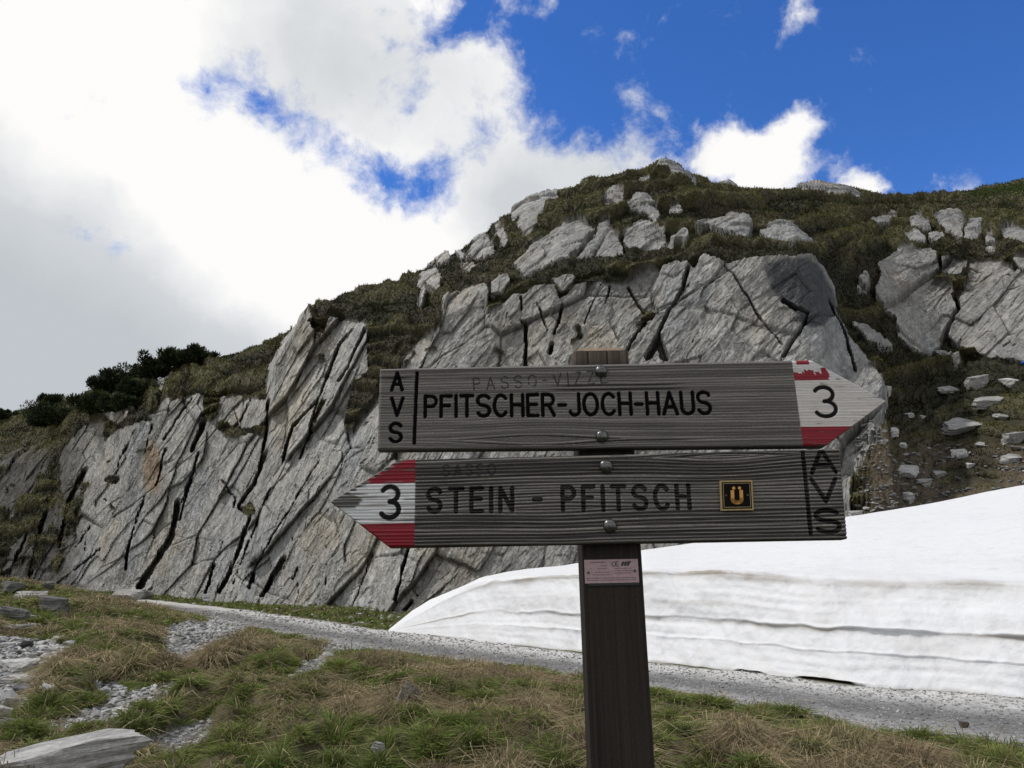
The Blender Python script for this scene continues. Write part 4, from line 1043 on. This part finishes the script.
def arc(cx, cy, rx, ry, a0, a1, n=14):
    a = np.radians(np.linspace(a0, a1, n)); return [(cx + rx * math.cos(q), cy + ry * math.sin(q)) for q in a]
def spath(w):
    return arc(w / 2, .755, w / 2, .245, 25, 180, 12)[:] + arc(w / 2, .755, w / 2, .245, 180, 250, 6)[1:] + arc(w / 2, .255, w / 2, .255, 75, 0, 6) + arc(w / 2, .255, w / 2, .255, 0, -158, 13)[1:]
GL = {
 'A': (.62, [[(0, 0), (.31, 1), (.62, 0)], [(.12, .33), (.50, .33)]]), 'V': (.62, [[(0, 1), (.31, 0), (.62, 1)]]),
 'S': (.54, [spath(.54)]), 'P': (.50, [[(0, 0), (0, 1), (.26, 1)] + arc(.26, .745, .24, .255, 90, -90, 12)[1:] + [(0, .49)]]),
 'F': (.46, [[(0, 0), (0, 1), (.46, 1)], [(0, .53), (.38, .53)]]), 'I': (.0, [[(0, 0), (0, 1)]]), 'T': (.54, [[(0, 1), (.54, 1)], [(.27, 1), (.27, 0)]]),
 'C': (.56, [arc(.30, .5, .30, .5, 42, 318, 24)]), 'H': (.52, [[(0, 0), (0, 1)], [(.52, 0), (.52, 1)], [(0, .52), (.52, .52)]]),
 'E': (.46, [[(.46, 1), (0, 1), (0, 0), (.46, 0)], [(0, .53), (.4, .53)]]), 'R': (.52, [[(0, 0), (0, 1), (.26, 1)] + arc(.26, .75, .24, .25, 90, -90, 12)[1:] + [(0, .5)], [(.28, .5), (.52, 0)]]),
 'J': (.40, [[(.40, 1), (.40, .22)] + arc(.19, .22, .21, .22, 0, -165, 10)]), 'O': (.62, [arc(.31, .5, .31, .5, 90, 450, 28)]),
 'U': (.54, [[(0, 1), (0, .27)] + arc(.27, .27, .27, .27, 180, 360, 14) + [(.54, 1)]]), 'Z': (.5, [[(0, 1), (.5, 1), (0, 0), (.5, 0)]]),
 'N': (.52, [[(0, 0), (0, 1), (.52, 0), (.52, 1)]]), '-': (.30, [[(0, .48), (.30, .48)]]), ' ': (.15, []),
 '3': (.56, [arc(.27, .755, .25, .245, 150, -90, 16) + arc(.27, .26, .28, .26, 90, -150, 18)[1:]])}
def text_segs(s, x0, z0, x1, z1, hgt, gap=.30, ws=1.0):
    """lay stroke letters along the line (x0,z0)-(x1,z1), cap height hgt; widths fit the line"""
    adv = [GL[c][0] * ws for c in s]; tot = sum(adv) * hgt
    gp = (math.hypot(x1 - x0, z1 - z0) - tot) / max(len(s) - 1, 1)
    ux, uz = (x1 - x0), (z1 - z0); L = math.hypot(ux, uz); ux /= L; uz /= L
    x = 0; out = []
    for c, a in zip(s, adv):
        for st in GL[c][1]: out.append([(x0 + ux * (x + p[0] * ws * hgt) - uz * p[1] * hgt, z0 + uz * (x + p[0] * ws * hgt) + ux * p[1] * hgt) for p in st])
        x += a * hgt + gp
    return out
def px_text(s, a, b, hpx, ws=1.0):
    (x0, z0), (x1, z1) = p2b(*a), p2b(*b)
    xa, za = p2b(a[0], a[1] - hpx); return text_segs(s, float(x0), float(z0), float(x1), float(z1), float(za - z0), ws=ws)
def px_glyph(c, cx, ytop, ybot, wpx):
    x0, z0 = p2b(cx - wpx / 2, ybot); x1, z1 = p2b(cx + wpx / 2, ytop); w = GL[c][0]
    return [[(float(x0 + (x1 - x0) * p[0] / w), float(z0 + (z1 - z0) * p[1])) for p in st] for st in GL[c][1]]
def px_line(pts): return [[tuple(float(v) for v in p2b(*p)) for p in pts]]
def seg_field(X, Z, strokes):
    d = np.full(X.shape, 9.0)
    for st in strokes:
        for (ax, az_), (bx, bz) in zip(st[:-1], st[1:]):
            m = .012
            k = (X > min(ax, bx) - m) & (X < max(ax, bx) + m) & (Z > min(az_, bz) - m) & (Z < max(az_, bz) + m)
            if not k.any(): continue
            x = X[k]; z = Z[k]; L = max((bx - ax) ** 2 + (bz - az_) ** 2, 1e-12)
            t = np.clip(((x - ax) * (bx - ax) + (z - az_) * (bz - az_)) / L, 0, 1)
            d[k] = np.minimum(d[k], np.hypot(x - ax - t * (bx - ax), z - az_ - t * (bz - az_)))
    return d
M_WOOD = mat_color_attr('weathered_wood', .88, 260.0, .22, .35, 420, .0012, .15)
M_PAINT = mat_color_attr('flaking_paint', .62, 200.0, .08, .2, 300, .0008, .3)
M_INK = mat_color_attr('black_routed_letters', .95, 300, .25, .2, 300, .001, .02)

def board(spec):
    x0f, x1f, z0, z1 = spec['xl'], spec['xr'], spec['z0'], spec['z1']
    nz, nx = 190, 1150
    zt = spec['ztip']; ka = int(round(nz * (zt - z0) / (z1 - z0)))
    z = np.concatenate([np.linspace(z0, zt, ka, endpoint=False), np.linspace(zt, z1, nz - ka)])
    xl = np.array([x0f(q) for q in z]); xr = np.array([x1f(q) for q in z])
    s = np.linspace(0, 1, nx)[None]
    X = xl[:, None] * (1 - s) + xr[:, None] * s; Z = np.broadcast_to(z[:, None], X.shape)
    seed = spec['seed']
    # growth-ring lines bending round knots
    wv = Z + .006 * spec['wave'] * fbm(X * 3.0, Z * 6, oct=3, seed=seed)
    for (kx, kz, ka_, kr) in spec['knots']:
        g = np.exp(-((X - kx) / ka_) ** 2); dz = Z - kz
        wv = wv - g * kr * np.sign(dz) * np.exp(-np.abs(dz) / .035)
    fr = spec['freq']
    l1 = vnoise(X * 1.2, wv * fr, seed=seed + 1); l2 = vnoise(X * 4.0, wv * fr * 2.3, seed=seed + 2); l3 = vnoise(X * 14, wv * fr * 5, seed=seed + 3)
    grain = .55 * l1 + .35 * l2 + .22 * l3
    sn = np.sin(2 * np.pi * (wv * spec['period'] + .55 * vnoise(X * 1.5, wv * 40, seed=seed + 12) + .12 * l2))
    grain = grain * (1 - spec['sin']) + .8 * sn * spec['sin'] + .25 * l3 * spec['sin']
    ridge = sstep(grain, -.45, .45)
    fibre = vnoise(X * 40, Z * 1400, seed=seed + 4)
    depth = spec['gdepth'] * (ridge - .5) + .00025 * fibre
    crk = sstep(vnoise(X * 2.2, wv * fr * 1.1, seed=seed + 6), .72, .88) * sstep(fbm(X * 5, Z * 8, oct=2, seed=seed + 7), .0, .3)
    depth = depth - .0022 * crk
    # tip painted red-white-red
    tipm = spec['tip'](X, Z); paint = tipm.astype(float)
    bandred = spec['red'](X, Z)
    wear = spec['wear'](X, Z, ridge, fibre, seed)
    peeled = spec['peel'](X, Z, seed)
    letters = seg_field(X, Z, spec['letters']); number = seg_field(X, Z, spec['number']); hand = seg_field(X, Z, spec['hand'])
    lw = spec['lw'] * (1 + .12 * vnoise(X * 300, Z * 300, seed=seed + 9)); nw = spec['nw']
    gl = 1 - sstep(letters, lw * .85, lw * 1.12); gn = 1 - sstep(number, nw * .8, nw * 1.08)
    hd = (1 - sstep(hand, .0007, .0017)) * sstep(vnoise(X * 120, Z * 260, seed=seed + 11), -.95, -.4)
    depth = depth * (1 - .5 * paint * (1 - wear)) - .0035 * np.maximum(gl, gn * spec['ndep']) - .0006 * hd
    # rounded arrises
    e = np.minimum(np.minimum(Z - z0, z1 - Z), np.minimum(X - xl[:, None], xr[:, None] - X)); e = np.clip(e, 0, .004)
    depth = depth - .003 * (1 - e / .004) ** 2
    light = np.array(spec['light']); dark = np.array(spec['dark'])
    rg = np.clip(ridge * .85 + .15 * (fibre * .5 + .5), 0, 1)[..., None]
    col = dark * (1 - rg) + light * rg
    tone = (1 + .16 * fbm(X * 4, Z * 40, oct=3, seed=seed + 20))[..., None]; col = col * tone
    col = col * (1 - .75 * crk[..., None])
    pc = np.where(bandred[..., None], np.array([.20, .008, .018]), np.array(spec['white']))
    pc = np.where((bandred & (peeled > .5))[..., None], np.array([.50, .50, .49]), pc)
    dirtp = (sstep(fbm(X * 60, Z * 200, oct=3, seed=seed + 31), .1, .6) * .22)[..., None]
    pc = pc * (1 - dirtp) + np.array([.30, .25, .18]) * dirtp * np.where(bandred, .15, 1)[..., None]
    col = col * (1 - .6 * paint[..., None]) + light * .85 * (.6 + .4 * rg) * .6 * paint[..., None]
    pm = (paint * (1 - wear))[..., None]
    col = col * (1 - pm) + pc * pm
    ink = np.array([.006, .006, .006])
    fade = (gl * (spec['ink'] + (1 - spec['ink']) * (ridge < .5)))[..., None]; col = col * (1 - fade) + ink * fade
    col = col * (1 - gn[..., None] * .98) + ink * gn[..., None] * .98
    hf = (hd * spec['handk'])[..., None]; col = col * (1 - hf) + np.array([.02, .02, .022]) * hf
    sxn = np.clip((X - X.min()) / (X.max() - X.min()), 0, 1); szn = (Z - z0) / (z1 - z0); tl, tr_, bl, br = spec['fix']
    Z = Z + szn * (tl * (1 - sxn) + tr_ * sxn) + (1 - szn) * (bl * (1 - sxn) + br * sxn)
    V = np.stack([X, -depth, Z], -1).reshape(-1, 3)
    F = grid_faces(nz, nx)
    cat = np.zeros((nz - 1, nx - 1), int)
    cen = lambda a: .25 * (a[:-1, :-1] + a[1:, :-1] + a[:-1, 1:] + a[1:, 1:])
    cat[cen(paint) > .5] = 2; cat[(cen(gl) > .35)] = 1; cat[(cen(gn) > .35)] = 3; cat[(cat == 0) & (cen(hd) > .4)] = 4
    xc = cen(X); sl, sr = spec['side']; side = (cat == 1) & (xc > sl) & (xc < sr); cat[side] = 5
    w1, w2 = spec.get('words', (9, 9)); cat[(cat == 1) & (xc > w1) & (xc < w2)] = 7; cat[(cat == 1) & (xc >= w2)] = 8
    dl, dr = spec['div']; cat[(cat == 8) & (xc > dl) & (xc < dr)] = 1; cat[(cat == 1) & (xc > dl) & (xc < dr)] = 6
    cat = cat.ravel(); C3 = np.clip(col, .004, .7).reshape(-1, 3)
    def sub(k, name, mat, parent, extra=None, **pr):
        f = F[cat == k]
        if len(f) == 0: return None
        u, inv = np.unique(f, return_inverse=True); v = V[u]; c = C3[u]; f = inv.reshape(-1, 4)
        fl = [f]
        if extra is not None:
            ev, ef, ec = extra; fl = [f] + [q + len(v) for q in ef]; v = np.concatenate([v, ev]); c = np.concatenate([c, ec])
        return obj(name, make_mesh(name, v, fl, mat, {'col': c}, True), parent, **pr)
    # the sides and back of the board
    ring = np.concatenate([np.arange(nx), (np.arange(1, nz)) * nx + nx - 1, (nz - 1) * nx + np.arange(nx - 2, -1, -1), np.arange(nz - 2, 0, -1) * nx])
    fr_ = V[ring].copy(); n = len(ring); bk = fr_.copy(); bk[:, 1] = .026; bk2 = bk.copy()
    ev = np.concatenate([fr_, bk, bk2]); j = np.arange(n); k2 = (j + 1) % n
    ef = [np.stack([j, j + n, k2 + n, k2], -1), (np.arange(n) + 2 * n)[None, :]]
    ec = np.tile(dark * .8 + light * .2, (3 * n, 1)); ec = ec * (1 + .25 * fbm(ev[:, 0] * 30, ev[:, 2] * 90, oct=3, seed=seed + 40))[:, None]
    if spec.get('tipedge') is not None:
        te = spec['tipedge'](ev[:, 0]); ec[te] = ec[te] * .5 + np.array([.25, .24, .23]) * .5
    b = sub(0, 'sign_board', M_WOOD, sign, (ev, ef, ec), label=spec['label'])
    sub(1, 'lettering', M_INK, b); sub(5, 'side_lettering', M_INK, b); sub(6, 'divider_groove', M_INK, b); sub(7, 'lettering', M_INK, b); sub(8, 'lettering', M_INK, b); sub(2, 'painted_tip', M_PAINT, b, label=spec['tiplabel']); sub(3, 'trail_number', M_INK, b); sub(4, 'handwriting', M_WOOD, b)
    return b
def loc_tr(v): return tuple(loc(*v))
# outline values from the fitted pose
b1 = dict(x0=-4.4854 - PX0, x1=-3.7458 - PX0, xt=-3.6272 - PX0, x1b=-3.741 - PX0, z1=-.5917 - ZB, z0=-.7367 - ZB, zt=-.6642 - ZB)
b2 = dict(x0=-3.7227 - PX0, xt=-4.5604 - PX0, xs=-4.451 - PX0, xsb=-4.4622 - PX0, z1=-.7488 - ZB, z0=-.8923 - ZB, zt=-.8159 - ZB)
def xr1(z):
    if z >= b1['zt']: t = (z - b1['zt']) / (b1['z1'] - b1['zt']); return b1['xt'] * (1 - t) + b1['x1'] * t
    t = (b1['zt'] - z) / (b1['zt'] - b1['z0']); return b1['xt'] * (1 - t) + b1['x1b'] * t
def xl2(z):
    if z >= b2['zt']: t = (z - b2['zt']) / (b2['z1'] - b2['zt']); return b2['xt'] * (1 - t) + b2['xs'] * t
    t = (b2['zt'] - z) / (b2['zt'] - b2['z0']); return b2['xt'] * (1 - t) + b2['xsb'] * t
tb1 = float(p2b(797.5, 400)[0]); tb2 = float(p2b(415, 500)[0])
zr1t = float(p2b(815, 381)[1]); zr1b = float(p2b(815, 426)[1]); zr2t = float(p2b(395, 483)[1]); zr2b = float(p2b(395, 523.5)[1])
L1 = px_text('PFITSCHER-JOCH-HAUS', (425, 418), (711, 413.5), 21) + px_glyph('A', 397, 373, 390.5, 11) + px_glyph('V', 397, 399, 417, 11.5) + px_glyph('S', 395.5, 425, 444, 11.5) + px_line([(417, 373), (414, 445)])
H1 = px_text('PASSO-VIZZE', (474, 391), (607, 383.5), 12)
L2 = px_text('STEIN - PFITSCH', (428, 512), (690, 509.5), 23) + px_glyph('A', 823, 452, 474.5, 21) + px_glyph('V', 825, 481, 503, 21) + px_glyph('S', 828, 511, 533, 20) + px_line([(803, 452), (811, 534)])
H2 = px_text('SASSO', (443, 476), (495, 475), 11)
def tip_wear1(X, Z, ridge, fibre, seed):
    d = np.minimum(np.abs(Z - b1['zt']), .07)
    scuff = sstep(fbm(X * 25, Z * 160, oct=4, seed=seed + 50) + sstep(X, b1['xt'] - .035, b1['xt']) * .35, .42, .62)
    edge = xr_arr1(Z) - X
    return np.clip(scuff * .75 + sstep(-edge, -.004, 0.) * .8, 0, 1)
def xr_arr1(Z):
    z = np.unique(Z); v = np.array([xr1(q) for q in z]); return np.interp(Z, z, v)
def xl_arr2(Z):
    z = np.unique(Z); v = np.array([xl2(q) for q in z]); return np.interp(Z, z, v)
def peel1(X, Z, seed):
    lim = zr1t + .0150 + .005 * np.sign(fbm(X * 110, X * 0 + 1, oct=3, seed=seed + 60)) * np.abs(fbm(X * 160, Z * 160, oct=3, seed=seed + 61)) ** .5 + .012 * sstep(-X, -(tb1 + .012), -tb1 + 0) * 0
    p = (Z > lim + .004 * fbm(X * 300, Z * 300, oct=2, seed=seed + 62)) & (Z > zr1t)
    p &= ~((np.abs(X - (tb1 + .017)) < .011) & (Z > b1['z1'] - .008))
    p |= (Z > zr1t) & (X > tb1 + .058 + .004 * fbm(Z * 200, X * 0, oct=2, seed=seed + 63))
    p &= ~((Z > zr1t) & (Z < zr1t + .022) & (np.abs(X - (tb1 + .051)) < .0045))
    return p.astype(float)
def tip_wear2(X, Z, ridge, fibre, seed):
    e = X - xl_arr2(Z); xt = b2['xt']
    white = (Z < zr2t) & (Z > zr2b)
    st = fbm(X * 9, Z * 330, oct=3, seed=seed + 50)
    streak = sstep(st, .27, .42) * white
    bare = sstep(.042 + .02 * fbm(Z * 120, X * 8, oct=2, seed=seed + 51) - (X - xt), 0, .006) * sstep(Z, b2['zt'] - .016, b2['zt'] - .008) * (1 - sstep(Z, b2['zt'] + .008, b2['zt'] + .020))
    edgew = sstep(.010 + .012 * fbm(X * 20, Z * 260, oct=3, seed=seed + 52) - e, 0, .004) * (Z > b2['zt'])
    redw = sstep(fbm(X * 14, Z * 300, oct=3, seed=seed + 53), .42, .55) * (~white)
    return np.clip(streak * .9 + bare + edgew + redw * .8, 0, 1)
bx = lambda a: float(p2b(a, 450)[0])
BOARD1 = board(dict(fix=(-.0002, .0032, .0045, -.0036), side=(-9, bx(409)), div=(bx(409), bx(420)), xl=lambda z: b1['x0'] - .0 , xr=xr1, z0=b1['z0'], z1=b1['z1'], ztip=b1['zt'], seed=800, wave=.25, freq=230, gdepth=.0006, sin=.35, period=210, knots=[(-.12, b1['z0'] + .015, .10, .010)],
    tip=lambda X, Z: X > tb1 + (b1['z1'] - Z) * .006 - .001, red=lambda X, Z: (Z > zr1t) | (Z < zr1b), wear=tip_wear1, peel=peel1, white=(.50, .475, .45), letters=L1, number=px_glyph('3', 825, 387.5, 416, 17), hand=H1, lw=.0031, nw=.0036, ndep=.5,
    ink=1.0, handk=.8, light=(.190, .176, .164), dark=(.080, .074, .069), label='upper grey board pointing right, black letters filled with fresh paint', tiplabel='white tip with peeling red bands pointing right', tipedge=lambda x: x > tb1))
BOARD2 = board(dict(fix=(-.0022, .0045, .001, .0005), side=(bx(813), 9), div=(bx(797), bx(813)), words=(bx(522), bx(556)), xl=xl2, xr=lambda z: b2['x0'] + .0036 * (2 * (z - b2['z0']) / (b2['z1'] - b2['z0']) - 1), z0=b2['z0'], z1=b2['z1'], ztip=b2['zt'], seed=850, wave=.45, freq=230, gdepth=.0022, sin=.50, period=172, knots=[(.19, b2['z1'] - .008, .10, .012), (-.10, b2['zt'] - .02, .12, .006)],
    tip=lambda X, Z: X < tb2 + 0 * Z, red=lambda X, Z: (Z > zr2t) | (Z < zr2b), wear=tip_wear2, peel=lambda X, Z, s: np.zeros_like(X), white=(.56, .56, .57), letters=L2, number=px_glyph('3', 390, 486, 518, 19), hand=H2, lw=.0035, nw=.0044, ndep=.25,
    ink=.74, handk=.85, light=(.185, .172, .160), dark=(.022, .021, .019), label='lower dark ridged board pointing left, faded letters', tiplabel='worn red and white tip pointing left', tipedge=lambda x: x < tb2))

# ---- bolts
def mat_metal():
    m, t, p, out = new_mat('galvanised_bolt'); pos = t.new('ShaderNodeTexCoord').outputs['Object']
    n, _ = t.noise(pos, 250, 4, .6)
    t.put(p.inputs['Base Color'], t.ramp(n, [(.3, (.05, .05, .05)), (.7, (.15, .15, .145))])); p.inputs['Metallic'].default_value = .9; p.inputs['Roughness'].default_value = .32
    bump(t, p, n, .3, .001); return m
M_BOLT = mat_metal()
def bolt(px_, py_, parent, r):
    x, z = p2b(px_, py_); n = 28; prof = [(r * 1.0, .0005), (r * 1.0, -.0025), (r * .93, -.0045), (r * .75, -.0066), (r * .45, -.0082), (r * .15, -.0088)]
    V = [(x + q * math.cos(k * 2 * math.pi / n), y, z + q * math.sin(k * 2 * math.pi / n)) for q, y in prof for k in range(n)]
    F = [[i * n + k, i * n + (k + 1) % n, (i + 1) * n + (k + 1) % n, (i + 1) * n + k] for i in range(len(prof) - 1) for k in range(n)]
    me = make_mesh('bolt', np.array(V), [np.array(F), np.arange((len(prof) - 1) * n, len(prof) * n)[None]], M_BOLT, smooth=True)
    obj('bolt', me, parent)
bolt(601, 371.5, BOARD1, .0105); bolt(602, 436.5, BOARD1, .0105); bolt(606, 466.5, BOARD2, .0112); bolt(610, 526, BOARD2, .0112)

# ---- post
def build_post():
    w = .0958; dep = .092; y0 = .0262; H = -.5467 - ZB; n_x, n_z, n_y = 60, 900, 24; ch = .010
    seed = 900
    def colour(a, z, nrm_seed):
        wv = a + .004 * fbm(a * 20, z * 2.5, oct=2, seed=nrm_seed)
        g = .6 * vnoise(wv * 260, z * 2.0, seed=nrm_seed + 1) + .4 * vnoise(wv * 700, z * 6, seed=nrm_seed + 2)
        t = (1 + .38 * g + .18 * fbm(a * 30, z * 4, oct=3, seed=nrm_seed + 3))[..., None]
        lo = np.array([.027, .022, .019]); hi = np.array([.092, .074, .060]); k = sstep(z, H - .05, H - .015)[..., None]
        return np.clip((lo * (1 - k) + hi * k) * t, .008, .4), g
    parts_v = []; parts_f = []; parts_c = []; nv = 0
    zs = np.concatenate([np.linspace(0, 1.2, 80, endpoint=False), np.linspace(1.2, H - ch, n_z)])
    def add(P, c, flip=False):
        nonlocal nv
        f = grid_faces(*P.shape[:2]) + nv
        parts_v.append(P.reshape(-1, 3)); parts_f.append(f[:, ::-1] if flip else f); parts_c.append(c.reshape(-1, 3)); nv += P.shape[0] * P.shape[1]
    for side in range(4):
        span = w if side % 2 == 0 else dep; nn = n_x
        a = np.linspace(-span / 2, span / 2, nn); A, Zg = np.meshgrid(a, zs); c, g = colour(A, Zg, seed + 10 * side)
        crack = np.zeros_like(A)
        for (ca, cz) in ((-.022, .0), (.008, .1), (.030, .3)): crack = np.maximum(crack, np.exp(-((A - ca - .002 * vnoise(Zg * 6, Zg * 0, seed=int(cz * 10) + side)) / .0011) ** 2) * sstep(Zg, H - .16 - cz, H - .02))
        c = c * (1 - .7 * crack[..., None]); d = .0008 * g - .002 * crack
        e = np.clip(span / 2 - np.abs(A), 0, .006); d = d - .0035 * (1 - e / .006) ** 2
        if side == 0: P = np.stack([A, y0 - d, Zg], -1)
        elif side == 1: P = np.stack([w / 2 + d, y0 + dep / 2 + A, Zg], -1)
        elif side == 2: P = np.stack([-A, y0 + dep + d, Zg], -1)
        else: P = np.stack([-w / 2 - d, y0 + dep / 2 - A, Zg], -1)
        add(P, c)
    # chamfered top with end grain
    r_ = 24; u = np.linspace(-1, 1, r_); Ug, Vg = np.meshgrid(u, u); mm = np.maximum(np.abs(Ug), np.abs(Vg))
    zt = H - ch * sstep(mm, .78, 1.0) - .0005; P = np.stack([Ug * (w / 2 - .003), y0 + dep / 2 + Vg * (dep / 2 - .003), zt + .0006 * fbm(Ug * 6, Vg * 6, oct=2, seed=3)], -1)
    c = np.array([.20, .155, .110]) * (1 + .3 * fbm(Ug * 5, Vg * 9, oct=3, seed=950))[..., None]; add(P, np.clip(c, .02, .4))
    me = make_mesh('post', np.concatenate(parts_v), np.concatenate(parts_f), M_WOOD, {'col': np.concatenate(parts_c)}, True)
    return obj('post', me, sign, label='dark brown square timber post with lighter sawn top')
POST = build_post()

# ---- flat plates with raised print
def plain(name, col, rough=.5, metal=0.0, spec=.4):
    m, t, p, out = new_mat(name); pos = t.new('ShaderNodeTexCoord').outputs['Object']
    n, _ = t.noise(pos, 160, 4, .6); k = t.maprange(n, .25, .75, .82, 1.18, False)
    t.put(p.inputs['Base Color'], t.vmath('SCALE', tuple(col), scale=k)); p.inputs['Roughness'].default_value = rough; p.inputs['Metallic'].default_value = metal
    p.inputs['Specular IOR Level'].default_value = spec; return m
class Flat:
    def __init__(s): s.v = []; s.f = []; s.m = []
    def box(s, x0, x1, y0, y1, z0, z1, m):
        b = len(s.v); s.v += [(x0, y0, z0), (x1, y0, z0), (x1, y1, z0), (x0, y1, z0), (x0, y0, z1), (x1, y0, z1), (x1, y1, z1), (x0, y1, z1)]
        s.f += [(b, b + 1, b + 5, b + 4), (b + 1, b + 2, b + 6, b + 5), (b + 2, b + 3, b + 7, b + 6), (b + 3, b, b + 4, b + 7), (b + 4, b + 5, b + 6, b + 7), (b + 3, b + 2, b + 1, b)]; s.m += [m] * 6
    def quad(s, pts, y, yb, m):
        b = len(s.v); n = len(pts); s.v += [(p[0], y, p[1]) for p in pts] + [(p[0], yb, p[1]) for p in pts]
        s.f += [tuple(range(b, b + n))] + [tuple([b + (i + 1) % n, b + i, b + n + i, b + n + (i + 1) % n]) for i in range(n)]; s.m += [m] * (n + 1)
    def stroke(s, pts, w, y, yb, m):
        for (ax, az_), (bx, bz) in zip(pts[:-1], pts[1:]):
            L = math.hypot(bx - ax, bz - az_) or 1e-9; tx, tz = (bx - ax) / L * w * .4, (bz - az_) / L * w * .4; nx_, nz_ = -(bz - az_) / L * w / 2, (bx - ax) / L * w / 2
            s.quad([(ax - tx - nx_, az_ - tz - nz_), (bx + tx - nx_, bz + tz - nz_), (bx + tx + nx_, bz + tz + nz_), (ax - tx + nx_, az_ - tz + nz_)], y, yb, m)
    def disc(s, x, z, r, y, yb, m, n=14): s.quad([(x + r * math.cos(k * 2 * math.pi / n), z + r * math.sin(k * 2 * math.pi / n)) for k in range(n)], y, yb, m)
    def make(s, name, mats, parent, **pr):
        me = bpy.data.meshes.new(name); me.from_pydata(s.v, [], s.f)
        for m in mats: me.materials.append(m)
        me.polygons.foreach_set('material_index', s.m); me.update(); return obj(name, me, parent, **pr)
def plaque():
    xa, za = [float(v) for v in p2b(719.8, 511.5)]; xb, zb = [float(v) for v in p2b(751.5, 480.3)]
    w = xb - xa; h = zb - za; f = Flat(); t = .0032
    f.box(xa, xb, -.0028 - t, -.002, za, zb, 0)
    i = w * .05; f.box(xa + i, xb - i, -.0034 - t, -.003 - t, za + i, zb - i, 1)
    i2 = w * .085; g = w * .014
    for (a, b, c, d) in ((xa + i2, xb - i2, za + i2, za + i2 + g), (xa + i2, xb - i2, zb - i2 - g, zb - i2), (xa + i2, xa + i2 + g, za + i2 + g, zb - i2 - g), (xb - i2 - g, xb - i2, za + i2 + g, zb - i2 - g)): f.box(a, b, -.0038 - t, -.0036 - t, c, d, 0)
    cx = (xa + xb) / 2; u = GL['U']
    pts = [(cx + (p[0] - .27) * w * .50, za + h * .26 + p[1] * h * .36) for p in u[1][0]]
    f.stroke(pts, w * .105, -.0042 - t, -.0035 - t, 2)
    for sx in (-1, 1): f.disc(cx + sx * w * .09, za + h * .735, w * .047, -.0042 - t, -.0035 - t, 2)
    for sx in (-1, 1): f.disc(cx + sx * w * .33, za + h * .5, w * .03, -.0044 - t, -.0035 - t, 3)
    zm = (za + zb) / 2; f.v = [(cx + (a - cx) * .93 + .055 * (c_ - zm), b_, zm + (c_ - zm) * .98) for a, b_, c_ in f.v]
    f.make('emblem_plaque', [plain('brass_edge', (.30, .22, .10), .45, .3), plain('black_enamel', (.008, .007, .007), .8, 0, .05), plain('amber_letter', (.52, .26, .045), .5), plain('dark_screw', (.04, .035, .03), .5)], BOARD2, label='small black plaque with golden letter U umlaut and brass border')
plaque()
def maker_plate():
    def q(px_, py_):
        d = ray(px_, py_); nrm = RS[:, 1]; o = ORG + nrm * .026; t = ((o - EYE) @ nrm) / (d @ nrm); v = (EYE + d * t - ORG) @ RS; return float(v[0]), float(v[2])
    A = q(585, 583.5); B = q(637.5, 559); w = B[0] - A[0]; h = B[1] - A[1]; f = Flat(); y = .0245
    f.box(A[0], B[0], y - .0012, y + .001, A[1], B[1], 0)
    f.box(A[0] + .004, B[0], y - .0009, y + .001, A[1] - h * .11, A[1] - .0003, 1)
    P_ = lambda u, v: (A[0] + u * w, A[1] + v * h)
    yf, yb = y - .0018, y - .0012
    r = random.Random(3)
    def dashes(u0, u1, v, sz):
        u = u0
        while u < u1 - .01:
            L = r.uniform(.008, .03); a = P_(u, v); b = P_(min(u + L, u1), v); f.quad([a, b, (b[0], b[1] + sz), (a[0], a[1] + sz)], yf, yb, 3); u += L + r.uniform(.007, .015)
    dashes(.11, .42, .87, .0014); dashes(.30, .43, .72, .0012); dashes(.24, .43, .60, .0012)
    dashes(.19, .45, .44, .0012); dashes(.14, .45, .34, .0012); dashes(.11, .12, .72, .0012); dashes(.11, .13, .60, .0012)
    for v in (.60, .50, .40): dashes(.55, .88, v, .0010)
    for v in (.20, .11): dashes(.04, .95, v, .0011)
    # CE mark and slanted logo
    for cx_, e in ((.555, False), (.62, True)):
        c = P_(cx_, .80); rr2 = h * .10
        f.stroke([(c[0] + rr2 * math.cos(a), c[1] + rr2 * math.sin(a)) for a in np.radians(np.linspace(65, 295, 12))], .0009, yf, yb, 2)
        if e: f.stroke([(c[0] - rr2, c[1]), (c[0] + rr2 * .2, c[1])], .0009, yf, yb, 2)
    for k in range(3):
        a = P_(.675 + k * .055, .72); f.quad([a, (a[0] + .0035, a[1]), (a[0] + .0068, a[1] + h * .17), (a[0] + .0026, a[1] + h * .17)], yf, yb, 2)
    a = P_(.80, .86); f.quad([a, (a[0] + .006, a[1]), (a[0] + .007, a[1] + h * .05), (a[0] + .001, a[1] + h * .05)], yf, yb, 2)
    for u in (.07, .93): c = P_(u, .45 if u < .5 else .50); f.disc(c[0], c[1], .0021, y - .0030, yb, 4)
    f.make('maker_plate', [plain('pink_grey_plate', (.36, .25, .26), .45), plain('black_strip', (.012, .012, .012), .5), plain('print_dark', (.02, .018, .02), .5), plain('print_faint', (.15, .09, .10), .5), plain('plate_screw', (.05, .045, .035), .45)], POST, label='small pinkish metal plate with a certification mark and two screws')
maker_plate()
